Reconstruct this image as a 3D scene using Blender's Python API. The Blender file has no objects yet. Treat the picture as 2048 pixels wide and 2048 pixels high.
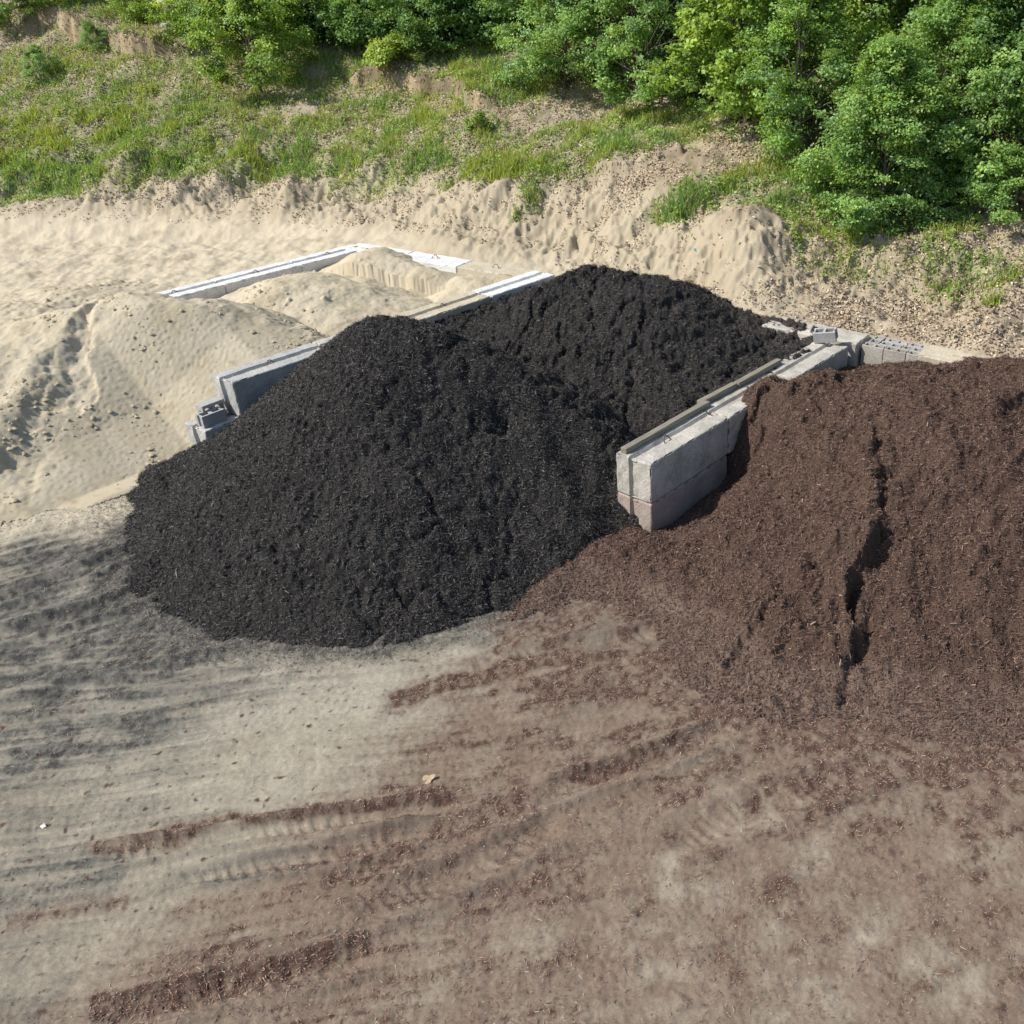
import bpy, math, random
import numpy as np

# ------------------------------------------------------------------ camera, sky, sun
scn = bpy.context.scene
R = math.radians
CX, CY, FPX, HCAM, PITCH = 1365.0, 1024.0, 1893.0, 6.85, R(30.0)
cam_d = bpy.data.cameras.new("camera")
cam_d.sensor_width = 36.0
cam_d.lens = FPX / 2048.0 * 36.0
cam_d.shift_x = (1024.0 - CX) / 2048.0
cam_d.clip_end = 2000.0
cam = bpy.data.objects.new("camera", cam_d)
cam.location = (0, 0, HCAM)
cam.rotation_euler = (R(90) - PITCH, 0, 0)
scn.collection.objects.link(cam)
scn.camera = cam

SUN_DIR = np.array([-0.97, -0.24, 0.0])          # towards the sun, horizontally
SUN_DIR /= np.linalg.norm(SUN_DIR)
SUN_EL = R(46)
world = bpy.data.worlds.new("World")
scn.world = world
world.use_nodes = True
wn = world.node_tree
wn.nodes.clear()
sky = wn.nodes.new("ShaderNodeTexSky")
sky.sky_type = 'NISHITA'
sky.sun_disc = False
sky.sun_elevation = SUN_EL
sky.sun_rotation = math.atan2(SUN_DIR[0], SUN_DIR[1])
bg = wn.nodes.new("ShaderNodeBackground")
bg.inputs[1].default_value = 0.12
wo = wn.nodes.new("ShaderNodeOutputWorld")
wn.links.new(sky.outputs[0], bg.inputs[0])
wn.links.new(bg.outputs[0], wo.inputs[0])
sun_d = bpy.data.lights.new("sun", 'SUN')
sun_d.energy = 4.6
sun_d.angle = R(0.53)
sun_d.color = (1.0, 0.945, 0.855)
sun = bpy.data.objects.new("sun", sun_d)
scn.collection.objects.link(sun)
from mathutils import Vector, Matrix, Euler
sv = Vector((SUN_DIR[0] * math.cos(SUN_EL), SUN_DIR[1] * math.cos(SUN_EL), math.sin(SUN_EL)))
sun.rotation_euler = sv.to_track_quat('Z', 'Y').to_euler()
sun.location = (-20, -10, 30)
scn.view_settings.view_transform = 'Standard'
scn.view_settings.look = 'None'
scn.view_settings.exposure = 0.30
scn.view_settings.gamma = 1.0

rng = np.random.default_rng(7)

# ------------------------------------------------------------------ noise
_prm = np.random.default_rng(3).permutation(1024)
_ang = np.random.default_rng(4).random(1024) * 2 * np.pi
_GX, _GY = np.cos(_ang), np.sin(_ang)


def perlin(x, y, seed=0):
    x = np.asarray(x, float) + seed * 17.37
    y = np.asarray(y, float) - seed * 9.71
    xi = np.floor(x).astype(np.int64)
    yi = np.floor(y).astype(np.int64)
    xf, yf = x - xi, y - yi
    u = xf * xf * xf * (xf * (xf * 6 - 15) + 10)
    v = yf * yf * yf * (yf * (yf * 6 - 15) + 10)

    def g(ix, iy, dx, dy):
        k = _prm[(_prm[(ix + seed * 131) & 1023] + iy) & 1023]
        return _GX[k] * dx + _GY[k] * dy
    a = g(xi, yi, xf, yf)
    b = g(xi + 1, yi, xf - 1, yf)
    c = g(xi, yi + 1, xf, yf - 1)
    d = g(xi + 1, yi + 1, xf - 1, yf - 1)
    return (a + u * (b - a) + v * ((c + u * (d - c)) - (a + u * (b - a)))) * 1.5


def fbm(x, y, scale, octs=4, seed=0, gain=0.5):
    r, a, f = 0.0, 1.0, 1.0 / scale
    for i in range(octs):
        r = r + a * perlin(x * f, y * f, seed + i)
        a *= gain
        f *= 2.03
    return r


def sstep(a, b, x):
    t = np.clip((np.asarray(x, float) - a) / (b - a), 0, 1)
    return t * t * (3 - 2 * t)


def lerp(a, b, t):
    return a + (b - a) * t


def mix3(c, col, m):
    return c + (np.array(col) - c) * m[:, None]


# ------------------------------------------------------------------ frames of reference
YAW = R(32.5)
E2 = np.array([math.sin(YAW), math.cos(YAW)])      # along the side walls, to the back
E1 = np.array([math.cos(YAW), -math.sin(YAW)])     # along the back wall, to the right


def st(x, y):
    return x * E1[0] + y * E1[1], x * E2[0] + y * E2[1]


def xy(s, t):
    return s * E1[0] + t * E2[0], s * E1[1] + t * E2[1]


def ray(px, py):
    a = (py - CY) / FPX
    b = (px - CX) / FPX
    c, s = math.cos(PITCH), math.sin(PITCH)
    return np.array([b, c - a * s, -s - a * c])


def at(px, py, z=0.0):
    d = ray(px, py)
    k = (z - HCAM) / d[2]
    return np.array([d[0] * k, d[1] * k, z])


# ------------------------------------------------------------------ the ground's height
TABLE = [   # bearing x/y, then (y, z) down the profile of the bank and hillside
    (-0.95, [(12, 0), (16, .25), (20, .5), (24.0, .7), (26.2, 1.5), (29.5, 2.8), (33.5, 4.5), (34.7, 5.0), (40, 6.6), (60, 9), (300, 14)]),
    (-0.72, [(12, 0), (16, .3), (20, .6), (24.5, .7), (26.4, 1.5), (29.5, 2.8), (33.5, 4.5), (34.7, 5.05), (40, 6.6), (60, 9), (300, 14)]),
    (-0.45, [(12, 0), (17, .3), (20, .7), (24.2, .85), (26.5, 1.92), (29, 2.85), (31.5, 3.95), (33, 4.7), (38, 6.4), (60, 9), (300, 14)]),
    (-0.33, [(12, 0), (20, .6), (22.5, 1.0), (23.4, 1.05), (26, 2.07), (29, 2.88), (30.5, 3.4), (32, 4.2), (38, 6.2), (60, 9), (300, 14)]),
    (-0.16, [(12, 0), (18, .6), (20.0, 1.05), (20.8, 1.15), (23.3, 2.28), (25, 2.8), (27, 3.4), (28.5, 3.8), (34, 5.6), (60, 9), (300, 14)]),
    (0.00, [(12, 0), (16, .6), (18.1, 1.1), (18.7, 1.2), (21.6, 2.75), (23.2, 3.08), (25, 3.4), (28, 3.95), (34, 5.6), (60, 9), (300, 14)]),
    (0.10, [(12, 0), (15, .6), (17.0, 1.1), (17.5, 1.2), (19.5, 2.15), (22.5, 3.2), (24, 3.56), (28, 4.4), (34, 5.8), (60, 9), (300, 14)]),
    (0.20, [(11, 0), (14, .6), (16.0, 1.08), (16.5, 1.15), (17.4, 1.4), (18.6, 1.83), (20, 2.2), (24, 3.4), (30, 5.0), (60, 9), (300, 14)]),
    (0.42, [(9, 0), (13, .6), (14.4, 1.05), (14.9, 1.15), (16, 1.7), (18.5, 2.35), (22, 3.2), (30, 5.0), (60, 9), (300, 14)]),
    (0.80, [(7, 0), (10, .6), (11.5, 1.05), (14, 1.6), (18.5, 2.6), (22, 3.4), (30, 5.0), (60, 9), (300, 14)]),
]


def poly_dist(x, y, pts):
    """unsigned distance, side sign and arc fraction to a polyline"""
    best = np.full(np.shape(x), 1e9)
    sgn = np.zeros(np.shape(x))
    frac = np.zeros(np.shape(x))
    L = [0.0]
    for a, b in zip(pts[:-1], pts[1:]):
        L.append(L[-1] + math.hypot(b[0] - a[0], b[1] - a[1]))
    for i, (a, b) in enumerate(zip(pts[:-1], pts[1:])):
        dx, dy = b[0] - a[0], b[1] - a[1]
        l2 = dx * dx + dy * dy + 1e-12
        t = np.clip(((x - a[0]) * dx + (y - a[1]) * dy) / l2, 0, 1)
        ex, ey = x - (a[0] + t * dx), y - (a[1] + t * dy)
        d = np.hypot(ex, ey)
        m = d < best
        best = np.where(m, d, best)
        sgn = np.where(m, np.sign(dx * ey - dy * ex), sgn)
        frac = np.where(m, (L[i] + t * math.sqrt(l2)) / L[-1], frac)
    return best, sgn, frac


SCARPS = []   # filled once the smooth ground is known: (points, height)


def table_z(x, y):
    u = x / np.maximum(y, 3.0)
    us = [r[0] for r in TABLE]
    z = np.zeros(np.shape(x))
    cols = [np.interp(y, [p[0] for p in r[1]], [p[1] for p in r[1]]) for r in TABLE]
    uu = np.clip(u, us[0], us[-1])
    for i in range(len(us) - 1):
        m = (uu >= us[i]) & (uu <= us[i + 1])
        k = (uu - us[i]) / (us[i + 1] - us[i])
        k = k * k * (3 - 2 * k) * .5 + k * .5
        z = np.where(m, cols[i] * (1 - k) + cols[i + 1] * k, z)
    return z


def ground_smooth(x, y):
    s, t = st(x, y)
    tz = table_z(x, y)
    ta = np.where(s < -10, 9.3, 10.95)
    floor = 0.6 * sstep(0, .6, t - ta)
    right = sstep(-5.0, -2.0, s)
    inside = (1 - sstep(15.05, 15.4, t)) * sstep(-18.95, -18.55, s)
    lot = floor * (1 - right) + np.minimum(tz, floor) * right
    front = 1 - sstep(6.5, 10.5, t)
    out = tz * (1 - inside) + lot * inside
    out = np.where(y < 9, 0.0, out) if False else out * (1 - front * 0.0)
    cone = 0.85 - 0.66 * np.hypot(x - 1.08, (y - 19.4) * .95)
    cone = cone + .12 * fbm(x, y, .9, 3, 13)
    k = 9.0
    cz = out + np.logaddexp(0, k * cone) / k
    return cz


def ground(x, y, detail=True):
    x = np.asarray(x, float)
    y = np.asarray(y, float)
    z = ground_smooth(x, y)
    s, t = st(x, y)
    hill = sstep(0.85, 1.6, z) * (y > 13)
    for pts, h in SCARPS:
        wob = fbm(x, y, 1.1, 3, 61) * .3
        d, sg, fr = poly_dist(x + wob, y + wob * .6, pts)
        fade = sstep(0, .12, fr) * sstep(0, .12, 1 - fr)
        up = np.exp(-d / 1.6) * sstep(-.05, .07, d * sg)
        z = z + h * fade * up
    # bank: lumps and rills running down the face
    q = s + 0.25 * fbm(x, y, 2.5, 2, 11)
    bankm = np.exp(-((z - 1.9) / .75) ** 4) * hill
    z = z + hill * (0.20 * fbm(x, y, 3.2, 3, 21) + .07 * fbm(x, y, .7, 3, 25)) + bankm * (.26 * fbm(x, y, 1.6, 3, 27) + .17 * (.4 - np.abs(fbm(x, y, .34, 4, 28))))
    z = z - bankm * (0.16 * np.abs(perlin(q / .9, t / 3.0, 31)) + .07 * np.abs(perlin(q / .35, t / 1.6, 32)))
    if detail:
        far = sstep(13, 15, y)
        z = z + hill * (.03 * fbm(x, y, .22, 3, 41)) + (.012 + .05 * far) * fbm(x, y, .5, 4, 43) * (1 - hill)
    return z


def on_ground(px, py):
    d = ray(px, py)
    k = 2.0
    for i in range(4000):
        p = np.array([0, 0, HCAM]) + d * k
        if p[2] <= float(ground_smooth(np.array([p[0]]), np.array([p[1]]))[0]):
            break
        k += .02
    p[2] = float(ground(np.array([p[0]]), np.array([p[1]]))[0])
    return p


def pxs(lst):
    return [tuple(on_ground(a, b)[:2]) for a, b in lst]


_sc1 = pxs([(20, 78), (75, 60), (140, 58), (165, 84), (225, 100), (270, 108), (310, 118), (350, 112)])
_sc2 = pxs([(690, 158), (760, 172), (830, 186), (890, 196), (945, 216), (1005, 224)])
_sc3 = pxs([(1000, 335), (1100, 340), (1180, 345), (1290, 350)])
_sc4 = pxs([(1180, 350), (1270, 345), (1370, 318), (1400, 300)])
SCARPS += [(_sc1, .5), (_sc2, .45), (_sc4, .2)]

# ------------------------------------------------------------------ mesh helpers
COL = scn.collection


def mesh_obj(name, V, F, mat, col=None, parent=None, smooth=False, label=None, cat=None, group=None, kind=None, loc=None):
    """F: list of (n,k) index arrays (k = 3 or 4)"""
    me = bpy.data.meshes.new(name)
    V = np.asarray(V, np.float32)
    if loc is not None:
        V = V - np.asarray(loc, np.float32)
    Fs = [np.asarray(f, np.int32) for f in (F if isinstance(F, list) else [F]) if len(f)]
    me.vertices.add(len(V))
    me.vertices.foreach_set("co", V.ravel())
    nl = sum(f.size for f in Fs)
    npoly = sum(len(f) for f in Fs)
    me.loops.add(nl)
    me.loops.foreach_set("vertex_index", np.concatenate([f.ravel() for f in Fs]))
    me.polygons.add(npoly)
    tot = np.concatenate([np.full(len(f), f.shape[1], np.int32) for f in Fs])
    start = np.concatenate([[0], np.cumsum(tot)[:-1]]).astype(np.int32)
    me.polygons.foreach_set("loop_start", start)
    me.polygons.foreach_set("loop_total", tot)
    if smooth:
        me.polygons.foreach_set("use_smooth", np.ones(npoly, bool))
    me.update(calc_edges=True)
    if col is not None:
        a = me.color_attributes.new("Col", 'FLOAT_COLOR', 'POINT')
        c4 = np.ones((len(V), 4), np.float32)
        c4[:, :3] = col
        a.data.foreach_set("color", c4.ravel())
    me.materials.append(mat)
    o = bpy.data.objects.new(name, me)
    COL.objects.link(o)
    if loc is not None:
        o.location = loc
    if parent is not None:
        o.parent = parent
    tag(o, label, cat, group, kind)
    return o


def tag(o, label=None, cat=None, group=None, kind=None):
    if label:
        o["label"] = label
    if cat:
        o["category"] = cat
    if group:
        o["group"] = group
    if kind:
        o["kind"] = kind
    return o


def thing(name, loc, label, cat, group=None, rot=(0, 0, 0)):
    o = bpy.data.objects.new(name, None)
    o.empty_display_size = .2
    o.location = loc
    o.rotation_euler = rot
    COL.objects.link(o)
    return tag(o, label, cat, group)


def child(name, me, parent):
    o = bpy.data.objects.new(name, me)
    COL.objects.link(o)
    o.parent = parent
    return o


def join(parts):
    """[(V, F quads, C)] -> one"""
    Vs, Fs, Cs, n = [], [], [], 0
    for V, F, C in parts:
        Vs.append(V)
        Fs.append(np.asarray(F) + n)
        Cs.append(C)
        n += len(V)
    return np.concatenate(Vs), np.concatenate(Fs), np.concatenate(Cs)


def grid_faces(nr, nc):
    i = np.arange(nr * nc).reshape(nr, nc)
    return np.stack([i[:-1, :-1], i[:-1, 1:], i[1:, 1:], i[1:, :-1]], -1).reshape(-1, 4)


# ------------------------------------------------------------------ materials
def new_mat(name):
    m = bpy.data.materials.new(name)
    m.use_nodes = True
    nt = m.node_tree
    nt.nodes.clear()
    out = nt.nodes.new("ShaderNodeOutputMaterial")
    b = nt.nodes.new("ShaderNodeBsdfPrincipled")
    nt.links.new(b.outputs[0], out.inputs[0])
    return m, nt, b, out


def attr_mat(name, rough=.9, spec=.2, nscale=60, namp=.25, bump=.0, bscale=120, dist=.01, stretch=None):
    """colour from the mesh's own colour attribute, broken up with fine noise"""
    m, nt, b, out = new_mat(name)
    N = nt.nodes.new
    L = nt.links.new
    a = N("ShaderNodeAttribute")
    a.attribute_name = "Col"
    tc = N("ShaderNodeTexCoord")
    no = N("ShaderNodeTexNoise")
    no.inputs["Scale"].default_value = nscale
    no.inputs["Detail"].default_value = 5
    no.inputs["Roughness"].default_value = .65
    src = tc.outputs["Object"]
    if stretch:
        mp = N("ShaderNodeMapping")
        mp.inputs["Scale"].default_value = stretch
        L(src, mp.inputs[0])
        src = mp.outputs[0]
    L(src, no.inputs["Vector"])
    mr = N("ShaderNodeMapRange")
    mr.inputs[1].default_value = .25
    mr.inputs[2].default_value = .75
    mr.inputs[3].default_value = 1 - namp
    mr.inputs[4].default_value = 1 + namp
    L(no.outputs[0], mr.inputs[0])
    mx = N("ShaderNodeVectorMath")
    mx.operation = 'SCALE'
    L(a.outputs["Color"], mx.inputs[0])
    L(mr.outputs[0], mx.inputs["Scale"])
    L(mx.outputs[0], b.inputs["Base Color"])
    b.inputs["Roughness"].default_value = rough
    b.inputs["Specular IOR Level"].default_value = spec
    if bump:
        n2 = N("ShaderNodeTexNoise")
        n2.inputs["Scale"].default_value = bscale
        n2.inputs["Detail"].default_value = 4
        n2.inputs["Roughness"].default_value = .7
        L(src, n2.inputs["Vector"])
        bp = N("ShaderNodeBump")
        bp.inputs["Strength"].default_value = bump
        bp.inputs["Distance"].default_value = dist
        L(n2.outputs[0], bp.inputs["Height"])
        L(bp.outputs[0], b.inputs["Normal"])
    return m


def leaf_mat(name, trans=.35, rough=.5, spec=.35):
    m, nt, b, out = new_mat(name)
    N = nt.nodes.new
    L = nt.links.new
    a = N("ShaderNodeAttribute")
    a.attribute_name = "Col"
    L(a.outputs["Color"], b.inputs["Base Color"])
    b.inputs["Roughness"].default_value = rough
    b.inputs["Specular IOR Level"].default_value = spec
    tr = N("ShaderNodeBsdfTranslucent")
    mul = N("ShaderNodeVectorMath")
    mul.operation = 'MULTIPLY'
    mul.inputs[1].default_value = (1.5, 1.35, .55)
    L(a.outputs["Color"], mul.inputs[0])
    L(mul.outputs[0], tr.inputs[0])
    mx = N("ShaderNodeMixShader")
    mx.inputs[0].default_value = trans
    L(b.outputs[0], mx.inputs[1])
    L(tr.outputs[0], mx.inputs[2])
    L(mx.outputs[0], out.inputs[0])
    return m


def concrete_mat(name, c1, c2, stain, stain_amt=.5, bump=.5, tint=None):
    m, nt, b, out = new_mat(name)
    N = nt.nodes.new
    L = nt.links.new
    tc = N("ShaderNodeTexCoord")
    oi = N("ShaderNodeObjectInfo")
    ad = N("ShaderNodeVectorMath")
    ad.operation = 'ADD'
    L(tc.outputs["Object"], ad.inputs[0])
    sc_ = N("ShaderNodeMath")
    sc_.operation = 'MULTIPLY'
    sc_.inputs[1].default_value = 37.0
    L(oi.outputs["Random"], sc_.inputs[0])
    L(sc_.outputs[0], ad.inputs[1])
    n1 = N("ShaderNodeTexNoise")
    n1.inputs["Scale"].default_value = 2.2
    n1.inputs["Detail"].default_value = 7
    n1.inputs["Roughness"].default_value = .62
    L(ad.outputs[0], n1.inputs["Vector"])
    r1 = N("ShaderNodeValToRGB")
    r1.color_ramp.elements[0].position = .35
    r1.color_ramp.elements[0].color = (*c1, 1)
    r1.color_ramp.elements[1].position = .65
    r1.color_ramp.elements[1].color = (*c2, 1)
    L(n1.outputs[0], r1.inputs[0])
    n2 = N("ShaderNodeTexNoise")
    n2.inputs["Scale"].default_value = 3.5
    n2.inputs["Detail"].default_value = 8
    n2.inputs["Roughness"].default_value = .7
    n2.inputs["Distortion"].default_value = .6
    L(ad.outputs[0], n2.inputs["Vector"])
    r2 = N("ShaderNodeMapRange")
    r2.inputs[1].default_value = .52
    r2.inputs[2].default_value = .68
    r2.inputs[3].default_value = 0
    r2.inputs[4].default_value = stain_amt
    L(n2.outputs[0], r2.inputs[0])
    mx = N("ShaderNodeMixRGB")
    mx.inputs[2].default_value = (*stain, 1)
    L(r2.outputs[0], mx.inputs[0])
    L(r1.outputs[0], mx.inputs[1])
    # pores
    v = N("ShaderNodeTexNoise")
    v.inputs["Scale"].default_value = 45
    v.inputs["Detail"].default_value = 3
    L(ad.outputs[0], v.inputs["Vector"])
    r3 = N("ShaderNodeMapRange")
    r3.inputs[1].default_value = .3
    r3.inputs[2].default_value = .7
    r3.inputs[3].default_value = .8
    r3.inputs[4].default_value = 1.15
    L(v.outputs[0], r3.inputs[0])
    ms = N("ShaderNodeVectorMath")
    ms.operation = 'SCALE'
    L(mx.outputs[0], ms.inputs[0])
    L(r3.outputs[0], ms.inputs["Scale"])
    last = ms.outputs[0]
    if tint:      # reddish rub of brown mulch low on one block
        sp = N("ShaderNodeSeparateXYZ")
        L(tc.outputs["Object"], sp.inputs[0])
        gr = N("ShaderNodeMapRange")
        gr.inputs[1].default_value = tint[1]
        gr.inputs[2].default_value = tint[2]
        gr.inputs[3].default_value = .6
        gr.inputs[4].default_value = 0
        L(sp.outputs["X"], gr.inputs[0])
        mm = N("ShaderNodeMath")
        mm.operation = 'MULTIPLY'
        L(gr.outputs[0], mm.inputs[0])
        L(n1.outputs[0], mm.inputs[1])
        m3 = N("ShaderNodeMixRGB")
        m3.inputs[2].default_value = (*tint[0], 1)
        L(mm.outputs[0], m3.inputs[0])
        L(last, m3.inputs[1])
        last = m3.outputs[0]
    L(last, b.inputs["Base Color"])
    b.inputs["Roughness"].default_value = .92
    b.inputs["Specular IOR Level"].default_value = .2
    bp = N("ShaderNodeBump")
    bp.inputs["Strength"].default_value = bump
    bp.inputs["Distance"].default_value = .012
    n4 = N("ShaderNodeTexNoise")
    n4.inputs["Scale"].default_value = 28
    n4.inputs["Detail"].default_value = 6
    n4.inputs["Roughness"].default_value = .7
    L(ad.outputs[0], n4.inputs["Vector"])
    L(n4.outputs[0], bp.inputs["Height"])
    L(bp.outputs[0], b.inputs["Normal"])
    return m


def plain_mat(name, c, rough=.7, spec=.3, metal=0.0):
    m, nt, b, out = new_mat(name)
    n = nt.nodes.new("ShaderNodeTexNoise")
    n.inputs["Scale"].default_value = 30
    n.inputs["Detail"].default_value = 4
    tc = nt.nodes.new("ShaderNodeTexCoord")
    nt.links.new(tc.outputs["Object"], n.inputs["Vector"])
    r = nt.nodes.new("ShaderNodeValToRGB")
    r.color_ramp.elements[0].position = .3
    r.color_ramp.elements[0].color = (c[0] * .7, c[1] * .7, c[2] * .7, 1)
    r.color_ramp.elements[1].position = .7
    r.color_ramp.elements[1].color = (c[0] * 1.2, c[1] * 1.2, c[2] * 1.2, 1)
    nt.links.new(n.outputs[0], r.inputs[0])
    nt.links.new(r.outputs[0], b.inputs["Base Color"])
    b.inputs["Roughness"].default_value = rough
    b.inputs["Specular IOR Level"].default_value = spec
    b.inputs["Metallic"].default_value = metal
    return m


M_ground = attr_mat("ground_soil", .95, .12, 60, .24, .5, 120, .012)
M_sand = attr_mat("loose_sand", .95, .15, 70, .14, .45, 140, .008)
M_black = attr_mat("black_mulch", .8, .16, 130, .4, .6, 170, .012)
M_brown = attr_mat("brown_mulch", .85, .2, 130, .35, .6, 170, .012)
M_litter = attr_mat("dead_leaves", .8, .25, 30, .15)
M_chip = attr_mat("loose_chips", .8, .25, 80, .2)
M_leaf = leaf_mat("tree_leaves", .36)
M_grass = leaf_mat("grass_blades", .42)
M_bark = attr_mat("bark", .95, .1, 30, .35, .8, 40, .02, (1, 1, .25))
M_twig = plain_mat("dry_twig", (.32, .28, .23), .9, .1)
M_steel = plain_mat("rusty_steel", (.16, .11, .08), .8, .3)
M_conc = concrete_mat("weathered_concrete", (.35, .33, .29), (.52, .49, .43), (.21, .20, .175), .6)
M_conc_grey = concrete_mat("grey_concrete", (.34, .34, .325), (.47, .465, .44), (.20, .205, .20), .5)
M_conc_pink = concrete_mat("mulch_stained_concrete", (.30, .285, .25), (.46, .43, .375), (.20, .19, .165), .5, tint=((.33, .15, .12), -.75, 1.3))
M_conc_tan = concrete_mat("sandy_concrete", (.42, .37, .28), (.54, .48, .37), (.34, .30, .23), .4)
M_white = concrete_mat("pale_new_concrete", (.60, .605, .605), (.72, .715, .70), (.44, .43, .39), .6, .3)
M_cinder = concrete_mat("cinder_concrete", (.30, .30, .295), (.40, .40, .39), (.24, .24, .235), .3, .6)
M_cinder_tan = concrete_mat("dusty_cinder_concrete", (.31, .285, .25), (.42, .39, .34), (.24, .21, .185), .4, .6)


# ------------------------------------------------------------------ shapes of the heaps
def smax(a, b, k=6.0):
    return np.logaddexp(k * a, k * b) / k


def cone(x, y, cx, cy, h, slopes, rnd=.25):
    """slopes: (left, right, front, back)"""
    dx, dy = x - cx, y - cy
    kx = np.where(dx < 0, slopes[0], slopes[1])
    ky = np.where(dy < 0, slopes[2], slopes[3])
    r = np.sqrt((dx * kx) ** 2 + (dy * ky) ** 2 + rnd * rnd)
    return h - r + rnd


def ridge(x, y, a, b, ha, hb, sl, rnd=.25, slb=None):
    dx, dy = b[0] - a[0], b[1] - a[1]
    l2 = dx * dx + dy * dy
    t = np.clip(((x - a[0]) * dx + (y - a[1]) * dy) / l2, 0, 1)
    ex, ey = x - (a[0] + t * dx), y - (a[1] + t * dy)
    side = dx * ey - dy * ex
    d = np.hypot(ex, ey)
    k = sl if slb is None else np.where(side > 0, slb, sl)
    return lerp(ha, hb, t) - (np.sqrt((d * k) ** 2 + rnd * rnd) - rnd)


def clods(x, y, seed, amp=1.0):
    a = .45 + .55 * sstep(-.35, .45, fbm(x, y, 1.3, 3, seed))
    r_ = 0
    for sc_, am, k in ((.42, .07, 0), (.19, .055, 1), (.085, .03, 2), (.04, .016, 3)):
        r_ = r_ + am * (.5 - np.abs(perlin(x / sc_, y / sc_, seed + 10 + k)) * 1.3) * (a if k < 3 else 1)
    return amp * r_


def tps(ctrl, x, y, lam=1e-3):
    P = np.array([c[:2] for c in ctrl], float)
    h = np.array([c[2] for c in ctrl], float)
    n = len(P)

    def U(r2):
        return .5 * r2 * np.log(r2 + 1e-9)
    d2 = ((P[:, None] - P[None]) ** 2).sum(-1)
    A = np.zeros((n + 3, n + 3))
    A[:n, :n] = U(d2) + lam * np.eye(n)
    A[:n, n] = 1
    A[:n, n + 1:] = P
    A[n, :n] = 1
    A[n + 1:, :n] = P.T
    sol = np.linalg.solve(A, np.concatenate([h, np.zeros(3)]))
    out = sol[n] + sol[n + 1] * x + sol[n + 2] * y
    for i in range(n):
        out = out + sol[i] * U((x - P[i, 0]) ** 2 + (y - P[i, 1]) ** 2)
    return out


W1_A, W1_B = np.array([-7.53, 14.17]), np.array([-3.15, 20.2])      # left top edge of the wall between sand and black mulch
W1_D = (W1_B - W1_A) / np.linalg.norm(W1_B - W1_A)
W1_N = np.array([W1_D[1], -W1_D[0]])


W2_A, W2_B = np.array([-.42, 11.02]), np.array([2.94, 15.60])       # right top edge of the wall between black and brown mulch
W2_D = (W2_B - W2_A) / np.linalg.norm(W2_B - W2_A)
W2_N = np.array([W2_D[1], -W2_D[0]])


def w2_side(x, y):
    dx, dy = x - W2_A[0], y - W2_A[1]
    return dx * W2_N[0] + dy * W2_N[1] + .3, dx * W2_D[0] + dy * W2_D[1]


def w2_at(d, a):
    p = W2_A + W2_N * (d - .3) + W2_D * a
    return float(p[0]), float(p[1])


def w1_side(x, y):
    """metres right of the centre line of that wall, metres along it from its front"""
    dx, dy = x - W1_A[0], y - W1_A[1]
    return dx * W1_N[0] + dy * W1_N[1] - .3, dx * W1_D[0] + dy * W1_D[1]


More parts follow.
